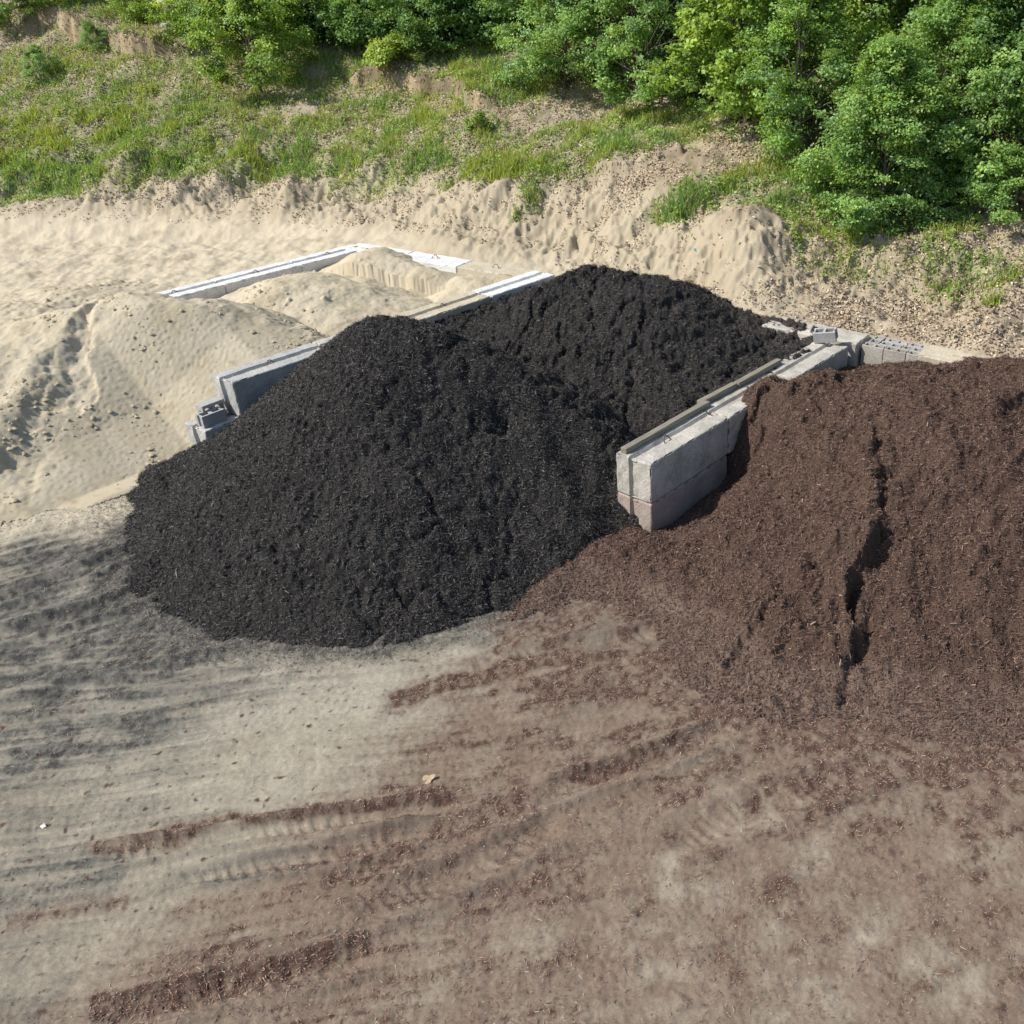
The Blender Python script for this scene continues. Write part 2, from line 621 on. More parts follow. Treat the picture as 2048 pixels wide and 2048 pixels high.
def black_h(x, y):
    s, t = st(x, y)
    wx = x + .22 * fbm(x, y, 1.6, 3, 201)
    wy = y + .22 * fbm(x, y, 1.6, 3, 205)
    front = cone(wx, wy, -4.15, 12.95, 2.50, (.86, .80, .72, .90), .55)
    front = smax(front, ridge(wx, wy, (-4.95, 13.3), (-4.0, 12.9), 2.1, 2.38, .82, .3), 9)
    front = smax(front, ridge(wx, wy, (-4.7, 13.1), (-3.0, 12.95), 2.30, 2.22, .74, .35, .95), 12)
    front = smax(front, ridge(wx, wy, (-3.9, 12.85), (-1.75, 11.95), 2.30, 1.25, .62, .25, .98), 12)
    back = ridge(wx, wy, (-1.75, 17.5), (-.3, 16.8), 1.98, 1.88, .62, .3)
    back = smax(back, ridge(wx, wy, (-.3, 16.8), (.8, 15.95), 1.85, 1.2, .52, .25), 10)
    fill = 1.05 - .55 * np.maximum(0, 12.2 - t) - .2 * np.maximum(0, -(s + 9.0))
    h = smax(smax(front, back, 9), np.minimum(fill, .8), 9)
    tail = ridge(wx, wy, (-5.9, 12.0), (-7.3, 12.5), .34, .02, .4, .12)
    h = smax(h, tail, 10)
    # mulch drifted against the sand-side wall and over the back corner's wall tops
    d1, a1 = w1_side(x, y)
    drift = np.interp(a1, [2.2, 3.2, 4.5, 6.2, 7.2], [.6, 1.0, 1.1, 1.08, 1.06]) - .25 * np.maximum(0, d1 - .3)
    h = np.where(a1 > 0, smax(h, drift, 10), h)
    h = smax(h, ridge(x, y, w2_at(-.27, 3.7), w2_at(-.2, 5.1), 1.17, 1.23, .6, .1), 16)
    h = smax(h, ridge(x, y, xy(-9.6, 15.0), xy(-7.9, 15.1), 1.5, 1.16, .5, .15), 12)
    h = smax(h, ridge(x, y, xy(-7.6, 15.2), xy(-6.9, 15.15), 1.22, 1.24, .35, .08), 20)
    h = .08 * np.logaddexp(0, h / .08) - .05 + np.minimum(0, h + .1)
    h = h + (.25 + .75 * sstep(0, .35, h)) * clods(x, y, 210, .9) + .035 * (.3 + .7 * sstep(0, .3, h)) * (.5 - np.abs(perlin(x / .12, y / .12, 217)) * 1.4) + .016 * perlin(x / .05, y / .05, 219)
    # slumped gullies on the right flank
    fl = sstep(-4.6, -3.0, x + .4 * fbm(x, y, .8, 2, 221))
    g = np.abs(fbm(x, y, .75, 3, 222))
    h = h - (.11 * (1 - sstep(0, .28, g)) - .04) * fl + .03 * fl * fbm(x, y, .12, 3, 227)
    dip = at(1010, 830, 1.5)
    h = h - .3 * np.exp(-(((x - dip[0]) / .28) ** 2 + ((y - dip[1]) / .3) ** 2))
    # brown mulch meets it along its right foot
    q1, q2 = at(1310, 1085, 0), at(1000, 1215, 0)
    ux, uy = q2[0] - q1[0], q2[1] - q1[1]
    ul = math.hypot(ux, uy)
    dl = np.where(((0 - q1[0]) * uy - (0 - q1[1]) * ux) > 0, -1, 1) * ((x - q1[0]) * uy - (y - q1[1]) * ux) / ul
    foot = .06 + .72 * (dl + .15 * fbm(x, y, .7, 3, 224)) + .05 * clods(x, y, 226)
    h = np.where(t < 9.6, -smax(-h, -np.maximum(foot, -.5), 10), h)
    # walls hold it in
    d1, a1 = w1_side(x, y)
    cap = .36 + .62 * (d1 - .3) + .42 * (a1 + .62) + .9 * np.maximum(0, -.9 - a1) + .04 * fbm(x, y, .2, 3, 218)
    h = np.minimum(h, np.where(a1 < 2.6, np.maximum(cap, -.6), 9.0))
    lim = np.where(a1 > .1, sstep(-.28, -.05, d1), 1.0)
    behind = sstep(.05, .3, 15.45 - t)
    d2, a2 = w2_side(x, y)
    rightw = np.where(a2 > .06, sstep(.14, -.12, d2), 1 - sstep(-5.9, -5.5, s))
    return np.where(a1 > .1, h * lim + (1 - lim) * -.5, h) * behind * rightw + (1 - behind) * .3 + (1 - rightw) * np.where(a2 > .06, -.3, -2.5)


BROWN_CTRL = [   # s, t, height
    (-6.1, 9.1, .2), (-6.1, 10.0, .2), (-6.1, 10.8, .42), (-6.1, 11.6, 1.36), (-6.1, 12.4, 1.22), (-6.1, 13.4, 1.05), (-6.1, 14.6, .85),
    (-5.6, 9.9, .44), (-5.6, 10.8, .84), (-5.6, 11.5, 1.38), (-5.2, 9.0, .5), (-5.0, 10.2, .98), (-5.0, 11.4, 1.5), (-5.2, 12.6, 1.45), (-5.3, 13.6, 1.15), (-5.4, 14.7, .9),
    (-4.0, 8.2, .42), (-4.0, 9.4, 1.03), (-3.8, 10.8, 1.66), (-3.8, 12.2, 1.86), (-3.9, 13.6, 1.55), (-4.2, 14.8, 1.2),
    (-2.6, 7.2, 0.0), (-2.6, 8.4, .45), (-2.6, 9.6, 1.0), (-2.4, 10.8, 1.5), (-2.4, 12.2, 1.85), (-2.6, 13.8, 1.8), (-2.8, 15.2, 1.4),
    (-.8, 8.2, .0), (-.8, 9.2, .4), (-.8, 10.4, 1.0), (-.6, 11.6, 1.6), (-.8, 13.2, 1.95), (-.8, 14.8, 1.7),
    (1.4, 8.8, 0), (1.4, 10.5, .8), (1.4, 12, 1.6), (1.4, 14, 2.0),
    (-5.8, 7.2, -.1), (-4.9, 7.4, .02), (-4.2, 6.6, -.05), (-5.6, 6.4, -.06), (-7.2, 6.8, -.15),
    (-2.8, 6.2, -.2), (-.8, 7.0, -.25), (1.4, 7.6, -.3), (-8.2, 7.5, -.5), (-8, 6, -.6), (-5, 5, -.5), (-2, 5, -.6), (2, 6, -.6),
] + [(*st(*at(a_, b_, z_)[:2]), z_) for a_, b_, z_ in [(1275, 1062, .24), (1225, 1090, .26), (1165, 1130, .22), (1105, 1170, .14), (1045, 1205, .04), (1210, 1050, .0), (1150, 1090, -.02), (1080, 1135, -.06),
                                                (1150, 1190, .04), (1260, 1150, .16), (1330, 1080, .34), (1290, 1195, .08), (1000, 1180, -.15), (1330, 1150, .26)]]


# ------------------------------------------------------------------ painted strokes of the yard's dirt (real stains on the ground)
def stroke(x, y, pts, w, soft=1.0, wob=.35, seed=0):
    P = [tuple(at(a, b)[:2]) for a, b in pts]
    n = fbm(x, y, .7, 3, 70 + seed) * wob * w * 2
    d, sg, fr = poly_dist(x + n, y + n, P)
    return (1 - sstep(w * (1 - .85 * soft), w * (1 + .85 * soft), d)) * sstep(0, .06, fr + .02) * sstep(0, .1, 1.03 - fr)


def blob(x, y, px, py, r, soft=.7):
    p = at(px, py)
    n = fbm(x, y, .6, 3, 90) * r * .6
    d = np.hypot(x - p[0], y - p[1]) + n
    return 1 - sstep(r * (1 - soft), r * (1 + soft), d)


def streak(x, y, deg, lx, ly, seed, octs=4):
    c, s_ = math.cos(R(deg)), math.sin(R(deg))
    a, b = x * c + y * s_, -x * s_ + y * c
    b = b + .12 * perlin(a / 2.3, b / 2.0, seed + 50)
    return fbm(a / lx, b / ly, 1.0, octs, seed, .6)


def lot_masks(x, y):
    """black dust, brown mulch, pale clay, track streaks on the open yard"""
    p_up = sstep(7.2, 10.5, y)
    rightw = sstep(-2.5, 0.5, x)
    sA = streak(x, y, 36, 1.5, .13, 101)
    sB = streak(x, y, 11, 1.7, .11, 111)
    sC = .75 * streak(x, y, 25, .8, .24, 121)
    st_ = sA * p_up * (1 - rightw) + sB * (1 - p_up) * (1 - rightw) + sC * rightw
    k = np.zeros_like(x)
    for pts, w, a in [
        ([(-60, 1140), (120, 1075), (290, 1005)], .16, .75), ([(-60, 1200), (150, 1135), (340, 1060)], .32, .75),
        ([(-60, 1345), (180, 1255), (420, 1190)], .3, .7), ([(-60, 1375), (150, 1345), (330, 1315)], .34, .95),
        ([(-60, 1460), (250, 1430), (470, 1370)], .4, .6), ([(-60, 1560), (250, 1500)], .45, .4),
        ([(-60, 1700), (120, 1600)], .5, .3), ([(330, 1240), (600, 1280), (860, 1275)], .34, .55),
        ([(420, 1330), (560, 1300), (720, 1290)], .25, .45), ([(850, 1290), (960, 1275), (1100, 1180)], .22, .6),
        ([(1080, 1250), (1200, 1260), (1290, 1250)], .35, .45), ([(-60, 1830), (160, 1770), (260, 1760)], .18, .6),
        ([(400, 1775), (640, 1735)], .06, .6), ([(330, 1745), (640, 1700)], .05, .35),
        ([(1130, 1420), (1240, 1370)], .25, .35), ([(560, 1940), (900, 1800), (1050, 1760)], .25, .35),
        ([(-40, 2010), (120, 1990)], .3, .4),
    ]:
        k = np.maximum(k, a * stroke(x, y, pts, w, 1.0, .4, len(pts)))
    iso = fbm(x, y, .45, 5, 137)
    gl = np.maximum(.95 * stroke(x, y, [(-120, 1290), (150, 1250), (360, 1215)], 1.0, .8, .3, 7), .8 * stroke(x, y, [(-120, 1560), (100, 1480), (380, 1350)], .85, .9, .3, 9))
    gl = np.maximum(gl, .8 * stroke(x, y, [(60, 1170), (200, 1200), (380, 1235)], .5, .9, .3, 5))
    gl = np.maximum(gl, .55 * stroke(x, y, [(100, 1420), (330, 1370), (620, 1300)], .7, .9, .3, 6))
    gl = np.maximum(gl, .6 * stroke(x, y, [(-120, 1840), (150, 1740), (300, 1700)], .5, .9, .3, 9))
    k = np.maximum(k, gl * np.clip(.82 + .26 * st_ + .5 * iso + .2 * fbm(x, y, .15, 3, 138), .25, 1.2))
    hb = black_h(x, y)
    k = np.maximum(k, np.clip(.95 + .28 * st_ + .45 * iso, 0, 1.15) * sstep(-2.6, -.3, hb + .3 * iso) * sstep(-5.2, -6.6, x + .35 * (y - 9.5)) + .95 * sstep(-.42, .0, hb + .12 * iso) ** 1.5)
    bk = np.clip(k + .3 * st_ * (k > .03), 0, 1)
    br = np.zeros_like(x)
    iso0 = fbm(x, y, .12, 4, 136)
    for pts, w, a in [
        ([(165, 1700), (300, 1672), (420, 1655), (610, 1628), (800, 1600), (960, 1582)], .105, 1.0),
        ([(790, 1395), (900, 1365), (1020, 1335), (1190, 1315)], .17, .95),
        ([(780, 1420), (860, 1370)], .2, .6),
        ([(1150, 1570), (1300, 1500), (1450, 1440), (1560, 1400)], .12, .85),
        ([(640, 1740), (820, 1690), (930, 1650), (1060, 1570)], .2, .8),
        ([(700, 1790), (900, 1700), (1100, 1610)], .25, .7),
        ([(160, 2020), (380, 1970), (560, 1935), (740, 1890)], .15, 1.0),
        ([(900, 1840), (1010, 1790), (1150, 1730)], .15, .8),
        ([(20, 1840), (150, 1815), (250, 1815)], .12, .6),
        ([(330, 1830), (480, 1790), (600, 1770)], .1, .5),
        ([(980, 1290), (1100, 1220), (1260, 1190)], .4, .75),
        ([(1300, 1290), (1500, 1400), (1700, 1480), (2100, 1490)], .55, .85),
        ([(1100, 1560), (1400, 1480), (1600, 1500)], .35, .6),
        ([(1750, 1500), (1900, 1530), (2100, 1520)], .25, .95),
        ([(1250, 1850), (1500, 1800), (1700, 1700), (2000, 1620)], .35, .5),
        ([(1300, 1700), (1250, 1600), (1400, 1560)], .35, .55),
        ([(1500, 2000), (1700, 1880), (2060, 1850)], .3, .45),
        ([(1050, 1950), (1250, 1900), (1400, 1950)], .3, .4),
    ]:
        br = np.maximum(br, a * stroke(x, y, pts, w, .6, .5, len(pts) + 3) * np.clip(1.08 + .45 * iso0, .3, 1.15))
    # a general scatter of brown over the right half and the front
    p1, p2, p3 = at(1060, 1180), at(690, 1480), at(420, 1750)
    d, sg, fr = poly_dist(x + .3 * fbm(x, y, 1.1, 4, 131), y, [p1[:2], p2[:2], p3[:2], (p3[0] - 2.2, p3[1] - 2.2)])
    side = sstep(-.15, .9, d * sg)
    fine = fbm(x, y, .16, 4, 139)
    gen = side * np.clip(.64 + .22 * st_ + .22 * iso + .14 * fine, 0, 1)
    ss, tt = st(x, y)
    hbr = tps(BROWN_CTRL, ss, tt)
    near_b = sstep(-1.3, .05, hbr + .2 * iso + .12 * st_) * side
    br = np.maximum(np.maximum(br, gen * .85), near_b * np.clip(.75 + .45 * iso + .3 * fine + .2 * st_, 0, 1.05))
    br = np.clip(br + .2 * st_ * (br > .05) + .12 * fine * (br > .1), 0, 1)
    pale = np.zeros_like(x)
    for px_, py_, r_, a in [(1370, 1765, .32, .7), (1500, 1620, .38, .55), (1640, 1720, .25, .5), (1260, 1850, .3, .5), (1790, 1900, .35, .6),
                            (1900, 1960, .3, .6), (1150, 1490, .3, .35), (1850, 1440, .35, .55), (1540, 1860, .3, .5), (1330, 1950, .4, .5),
                            (1420, 1510, .25, .35), (1040, 1890, .3, .4), (1640, 1970, .4, .55), (880, 1960, .35, .35), (1950, 1700, .4, .35), (1330, 1420, .2, .3),
                            (850, 1275, .22, .8), (740, 1330, .35, .6), (620, 1480, .7, .6), (420, 1560, .7, .6), (250, 1620, .5, .5)]:
        pale = np.maximum(pale, a * .75 * blob(x, y, px_, py_, r_))
    return bk, br, pale, st_


# ------------------------------------------------------------------ tyre ruts on the yard
RUTS = [([(-60, 1215), (150, 1150), (330, 1075)], .14, .03), ([(-60, 1290), (200, 1215), (380, 1150)], .14, .03),
        ([(165, 1720), (420, 1680), (620, 1645), (960, 1600)], .1, .035), ([(330, 1760), (640, 1715), (900, 1650)], .1, .03),
        ([(1050, 1600), (1300, 1520), (1480, 1450)], .12, .035), ([(700, 1830), (930, 1740), (1130, 1650)], .14, .03),
        ([(180, 2040), (560, 1960), (780, 1900)], .12, .035), ([(-50, 1420), (250, 1370), (520, 1300)], .16, .025),
        ([(1010, 1310), (1200, 1290), (1330, 1260)], .13, .03), ([(1300, 1700), (1550, 1600), (1800, 1520)], .16, .02)]


def lot_relief(x, y):
    z = np.zeros_like(x)
    for i, (pts, w, h) in enumerate(RUTS):
        P = [tuple(at(a, b)[:2]) for a, b in pts]
        n = fbm(x, y, 1.0, 2, 140 + i) * .06
        d, sg, fr = poly_dist(x + n, y + n, P)
        fade = sstep(0, .15, fr) * sstep(0, .15, 1 - fr)
        L = sum(math.hypot(b_[0] - a_[0], b_[1] - a_[1]) for a_, b_ in zip(P[:-1], P[1:]))
        tread = sstep(-.4, .7, np.sin(fr * L * 52 + sg * d * 22 + 1.5 * fbm(x, y, .4, 2, 149))) * .007 * sstep(-.2, .3, fbm(x, y, .9, 2, 150 + i))
        z = z + fade * 1.5 * (-h * np.exp(-(d / w) ** 2) + h * 1.1 * np.exp(-((d - 1.6 * w) / (.5 * w)) ** 2) + tread * np.exp(-(d / w) ** 4))
    return z


def behind_walls(x, y):
    s, t = st(x, y)
    lim = np.interp(s, [-30, -21, -18.5, -13, 20], [24.0, 24.0, 0, 0, 0])
    return np.where(s < -18.7, y > 23.9 - 1.2 * (s + 18.7) * 0, t > np.where(s < -12.5, 15.75, 15.5))


def hill_info(x, y):
    s, t = st(x, y)
    z = ground(x, y, False)
    return s, t, z


def wblob(x, y, px, py, rx, ry, soft=.6):
    p = on_ground(px, py)
    n = fbm(x, y, 1.2, 3, 95) * .35
    d = np.sqrt(((x - p[0]) / rx) ** 2 + ((y - p[1]) / ry) ** 2) + n
    return 1 - sstep(1 - soft, 1 + soft, d)


# px, py, half width, half depth (m), strength
GRASS = [(1620, 425, 1.7, .8, .65), (1720, 470, 1.3, .6, .35), (200, 240, 4.2, 2.2, .62), (520, 270, 3.6, 1.6, .5), (760, 280, 2.6, 1.3, .45), (300, 150, 3.0, 1.0, .4), (1180, 290, 2.4, 1.0, .4), (60, 330, 3.5, 1.2, .8), (250, 315, 3.5, .9, .85), (900, 120, 2.0, 1.0, .6), (700, 130, 1.6, 1.0, .5), (250, 40, 2.5, .8, .5), (60, 40, 1.5, .8, .4), (140, 130, 3.0, 1.2, .45), (400, 200, 3.0, 1.4, .5), (900, 290, 1.8, .8, .5), (1300, 250, 2.0, .8, .45), (1750, 520, 1.2, .6, .25), (1950, 540, 1.0, .7, .3), (120, 340, 3.2, .8, .9), (330, 320, 3.0, .7, .9), (520, 315, 2.6, .7, .9), (690, 320, 2.4, .7, .75), (850, 330, 2.0, .7, .6),
         (60, 280, 2.6, 1.3, .8), (240, 270, 2.6, 1.2, .8), (300, 200, 2.0, 1.2, .6), (80, 190, 1.6, 1.2, .45), (420, 250, 1.5, .9, .5),
         (620, 290, 1.8, .6, .5), (820, 250, .8, .8, .8), (860, 255, .5, 1.0, .7), (780, 215, 1.2, .8, .55), (960, 340, .9, .5, .9), (1040, 345, 1.0, .5, .95),
         (1065, 385, .28, .6, 1.0), (1065, 345, .6, .4, .9), (1200, 330, 1.6, .5, .7), (1130, 270, 1.5, .7, .55), (1300, 285, 1.6, .7, .6), (1240, 235, 1.6, .6, .5), (1390, 390, .85, .4, 1.0),
         (1360, 415, .35, .35, 1.0), (1470, 365, .9, .4, .75), (1560, 400, 1.0, .5, .8), (1650, 410, 1.0, .6, .75), (1560, 350, 1.0, .5, .6), (1700, 440, .8, .4, .6),
         (1600, 490, .16, .14, 1.0), (1710, 495, .2, .15, .9), (1870, 510, .35, .45, .7), (1900, 470, .6, .4, .7), (2010, 560, .3, .3, .6), (1990, 610, .2, .2, .8),
         (1850, 605, .12, .1, .9), (1030, 433, .14, .12, .9), (1480, 215, 1.2, .8, .6), (940, 160, 1.2, .7, .8), (1010, 165, 1.4, .7, .9), (620, 190, 1.6, 1.0, .5), (470, 190, 1.3, .9, .5),
         (560, 240, 1.5, .9, .45), (700, 250, 1.3, .8, .4), (1000, 200, 1.6, .5, .7), (1530, 465, .15, .12, .8), (1345, 520, .0, .0, 0)]


def grass_mask(x, y):
    m = np.zeros_like(x)
    for (a, b, rx, ry, k) in GRASS:
        if k:
            m = np.maximum(m, k * wblob(x, y, a, b, rx, ry))
    return m * (1 - sstep(.0, .25, 0.85 - 0.66 * np.hypot(x - 1.08, (y - 19.4) * .95)))


# ------------------------------------------------------------------ ground sheet
def build_ground():
    fine_u = np.linspace(-.72, .42, 900)
    u = np.concatenate([[-8, -5, -3, -2, -1.4, -1.1, -.95, -.85, -.78], fine_u, [.46, .52, .6, .75, 1.0, 1.5, 2.5, 4, 7]])
    v = np.linspace(math.log(3.0 + 1.5), math.log(40 + 1.5), 1060)
    Y = np.concatenate([[-3.4, -1.5, 0.5, 2.0], np.exp(v) - 1.5, [42, 45, 49, 54, 60, 70, 85, 110, 150, 200, 300]])
    UU, YY = np.meshgrid(u, Y)
    XX = UU * (YY + 3.93)
    x, y = XX.ravel(), YY.ravel()
    z = ground(x, y)
    s, t = st(x, y)
    hill = sstep(0.7, 1.3, z) * (t > 14.6) + (sstep(.3, .9, z) * (s < -18.9))
    hill = np.clip(hill, 0, 1)
    near = (y < 15)
    xn, yn = x[near], y[near]
    bk, br, pale, stn = lot_masks(xn, yn)
    lotw = (1 - sstep(12.5, 14.5, yn))
    zz = z[near]
    zz += lotw * (lot_relief(xn, yn) + .010 * stn + .012 * br * fbm(xn, yn, .09, 3, 151) + .012 * bk * fbm(xn, yn, .1, 3, 155)
                  + .004 * fbm(xn, yn, .06, 2, 153))
    # cracked clay patches
    z[near] = zz
    c = np.tile(np.array([.415, .36, .265]), (len(x), 1))          # bare sandy soil of the bank
    c = mix3(c, (.46, .40, .30), np.clip(.5 + fbm(x, y, 2.0, 4, 161), 0, 1))
    c = mix3(c, (.385, .30, .195), np.clip(fbm(x, y, 2.2, 4, 163) * 1.2 - .1, 0, .7) * hill)
    c = mix3(c, (.30, .25, .18), np.clip(fbm(x, y, .5, 4, 164) * 1.6 - .45, 0, .7) * hill)
    bankc = sstep(1.05, 1.4, z) * (1 - sstep(2.6, 3.1, z)) * (y > 14)
    # the left-hand sandy flat
    flat = sstep(-17.5, -19.5, s) * sstep(10, 12, y)
    c = mix3(c, (.50, .435, .325), flat * (1 - sstep(1.0, 1.6, z)) * .8)
    c = mix3(c, (.36, .30, .215), flat * np.clip(fbm(x, y * 2.5, 1.3, 5, 162) * 1.5 - .35, 0, .75))
    c = mix3(c, (.365, .31, .22), bankc * .75)
    # leaf-mould slope
    upper = sstep(0, 1, hill) * sstep(2.15, 2.7, z + .25 * fbm(x, y, 2.0, 3, 165)) * behind_walls(x, y)
    c = mix3(c, (.27, .215, .15), upper * np.clip(.65 + .6 * fbm(x, y, 1.4, 4, 167), 0, 1))
    rightl = sstep(1.2, 2.6, x) * (t > 15.4)
    c = mix3(c, (.30, .24, .17), rightl * np.clip(.55 + .5 * fbm(x, y, 1.0, 4, 169), 0, 1))
    far = y > 14
    gm = np.zeros_like(x)
    gm[far] = grass_mask(x[far], y[far]) * behind_walls(x[far], y[far])
    c = mix3(c, (.17, .20, .085), np.clip(gm * .9 * (.7 + .6 * fbm(x, y, .6, 3, 166)), 0, .8))
    for pts, h in SCARPS[:2]:
        d, sg, fr = poly_dist(x, y, pts)
        m = np.exp(-(d / .55) ** 2) * (sg < 0) * np.clip(.5 + fbm(x, y, .7, 3, 168), 0, 1)
        c = mix3(c, (.37, .27, .165), np.clip(m, 0, 1) * .8)
        c = mix3(c, (.17, .13, .085), np.clip(np.exp(-((d - .12) / .16) ** 2) * (sg > 0) * 1.2, 0, 1) * .85)
    # yard
    cl = np.tile(np.array([.335, .308, .252]), (len(xn), 1))
    cl = mix3(cl, (.27, .243, .19), np.clip(.35 + .7 * fbm(xn, yn, .8, 5, 171) + .35 * stn, 0, 1))
    frontw = 1 - sstep(4.5, 8.0, yn)
    cl = mix3(cl, (.265, .225, .17), frontw * .55)
    p1, p2, p3 = at(1060, 1180), at(690, 1480), at(420, 1750)
    d, sg, fr = poly_dist(xn + .3 * fbm(xn, yn, 1.1, 4, 131), yn, [p1[:2], p2[:2], p3[:2], (p3[0] - 2.2, p3[1] - 2.2)])
    cl = mix3(cl, (.22, .17, .128), sstep(-.1, 1.2, d * sg) * np.clip(.8 + .5 * fbm(xn, yn, .5, 4, 172), 0, 1))
    grain = fbm(xn, yn, .055, 3, 174)
    cl = cl * (1 + .17 * grain[:, None])
    cl = mix3(cl, (.395, .36, .285), np.clip(pale * (.75 + 1.1 * fbm(xn, yn, .22, 5, 173)), 0, 1))
    cl = mix3(cl, (.145, .143, .124), np.clip(bk * (1.05 + .5 * fbm(xn, yn, .25, 4, 175)), 0, .97))
    gr = np.clip(bk - .62, 0, 1) * 2.2
    cl = mix3(cl, (.055, .055, .053), np.clip(gr * (.6 + 1.2 * fbm(xn, yn, .12, 3, 177)), 0, 1))
    brd = br * (1 - .8 * np.clip(pale * (.8 + 1.3 * fbm(xn, yn, .25, 5, 176)), 0, 1))
    cl = mix3(cl, (.170, .124, .096), np.clip(brd * (.92 + .28 * fbm(xn, yn, .22, 4, 179)), 0, .95))
    cl = mix3(cl, (.085, .052, .041), np.clip((brd - .66) * 3.6 * (.7 + 1.2 * fbm(xn, yn, .1, 3, 181)), 0, 1))
    cl = cl * np.array([.93, .915, .895])
    w = (1 - sstep(12.0, 14.0, yn)) * (1 - .0)
    # the yard's grey dust gives way to sand in front of the sand piles
    sandw = sstep(-.2, .9, -(yn - 11.4) * 0 + (-(xn + 8.2) * .55 + (yn - 11.3)) + .5 * fbm(xn, yn, 1.0, 4, 183))
    sand_c = np.tile(np.array([.50, .44, .33]), (len(xn), 1))
    cl = lerp(cl, sand_c, (sandw * .9)[:, None])
    c[near] = lerp(c[near], cl, w[:, None])
    V = np.stack([x, y, z], -1)
    F = grid_faces(len(Y), len(u))
    mesh_obj("ground", V, F, M_ground, c, smooth=True, kind="structure", label="dusty yard floor, sandy bank and grassy hillside")
    return



build_ground()


# ------------------------------------------------------------------ chips and leaves as geometry
def quads(P, N, L, W, r, tilt=.35, fold=0.0):
    """flat slivers lying on a surface: centre P, normal N, length L, width W"""
    n = len(P)
    a = r.random(n) * 2 * np.pi
    ref = np.stack([np.cos(a), np.sin(a), np.zeros(n)], -1)
    N = N + r.normal(0, tilt, (n, 3))
    N /= np.linalg.norm(N, axis=1)[:, None]
    T = ref - (ref * N).sum(1)[:, None] * N
    T /= np.linalg.norm(T, axis=1)[:, None] + 1e-9
    B = np.cross(N, T)
    hl, hw = (L / 2)[:, None], (W / 2)[:, None]
    j = r.normal(0, .25, (n, 1)) * hw
    V = np.stack([P - T * hl - B * hw * .8, P - T * hl * .9 + B * hw, P + T * hl + B * hw * .7 + j * B, P + T * hl * .95 - B * hw], 1)
    V[:, 1] += N * (W * fold)[:, None]
    V[:, 3] += N * (W * fold)[:, None]
    return V.reshape(-1, 3), np.arange(4 * n).reshape(-1, 4)


def surf_normals(Z, dx, dy):
    gy, gx = np.gradient(Z, dy, dx)
    n = np.stack([-gx, -gy, np.ones_like(Z)], -1)
    return n / np.linalg.norm(n, axis=-1)[..., None]


def heap(name, x0, x1, y0, y1, res, hfun, gfun, cfun, mat, label, cat, chips=None, seed=1, base_drop=.0, group=None, jit=.35, clod_n=0):
    """a heap: a fine height sheet kept where it stands above the ground, with its loose chips"""
    r = np.random.default_rng(seed)
    xs = np.arange(x0, x1, res)
    ys = np.arange(y0, y1, res)
    XX, YY = np.meshgrid(xs, ys)
    H = hfun(XX, YY)
    G = gfun(XX, YY)
    keep = H > G - base_drop
    # jitter sideways so that clods overhang a little
    jx = perlin(XX / .045, YY / .045, seed + 5) * res * jit * 2
    jy = perlin(XX / .045, YY / .045, seed + 6) * res * jit * 2
    V = np.stack([XX + jx, YY + jy, H], -1).reshape(-1, 3)
    F = grid_faces(len(ys), len(xs))
    kf = keep.ravel()[F].all(1)
    F = F[kf]
    C = cfun(XX.ravel(), YY.ravel(), H.ravel())
    used = np.zeros(len(V), bool)
    used[F.ravel()] = True
    idx = np.cumsum(used) - 1
    parts = [(V[used], idx[F], C[used])]
    if chips:
        NN = surf_normals(H, res, res).reshape(-1, 3)
        for (dens, l0, l1, w0, w1, cols, tilt) in chips:
            vis = np.flatnonzero(used & (H > G + .0).ravel())
            n = int(len(vis) * res * res * dens)
            pick = vis[r.integers(0, len(vis), n)]
            P = V[pick] + np.stack([r.uniform(-res, res, n), r.uniform(-res, res, n), r.uniform(0, .024, n)], -1)
            L = l0 + (l1 - l0) * r.random(n) ** 2
            W = w0 + (w1 - w0) * r.random(n) ** 1.5
            v, f = quads(P, NN[pick], L, W, r, tilt)
            cols_ = np.array(cols)
            cc = cols_[r.choice(len(cols_), n, p=None)] * r.uniform(.7, 1.3, (n, 1))
            parts.append((v, f, np.repeat(cc, 4, 0)))
    if clod_n:
        vis = np.flatnonzero(used & (H > G + .02).ravel())
        pm = np.clip(fbm(XX.ravel()[vis], YY.ravel()[vis], 1.1, 3, seed + 77) * 1.9 - .15, 0.015, 1)
        pick = r.choice(vis, clod_n, p=pm / pm.sum())
        sz = .009 + .05 * r.random(clod_n) ** 4
        oc = np.array([(1, 0, 0), (0, 1, 0), (-1, 0, 0), (0, -1, 0), (.1, 0, .9), (0, .1, -.5)])
        v = V[pick][:, None] + oc[None] * sz[:, None, None] * r.uniform(.6, 1.3, (clod_n, 6, 3))
        tri = (np.arange(clod_n)[:, None, None] * 6 + np.array([(0, 1, 4), (1, 2, 4), (2, 3, 4), (3, 0, 4)])[None]).reshape(-1, 3)
        parts_t = (v.reshape(-1, 3), tri, np.repeat(np.array([.40, .34, .235]) * r.uniform(.7, 1.25, (clod_n, 1)), 6, 0))
    V, F, C = join(parts)
    if clod_n:
        F = [F, parts_t[1] + len(V)]
        V = np.concatenate([V, parts_t[0]])
        C = np.concatenate([C, parts_t[2]])
    loc = (float((x0 + x1) / 2), float((y0 + y1) / 2), 0.0)
    return mesh_obj(name, V, F, mat, C, smooth=False, label=label, cat=cat, group=group, loc=loc)


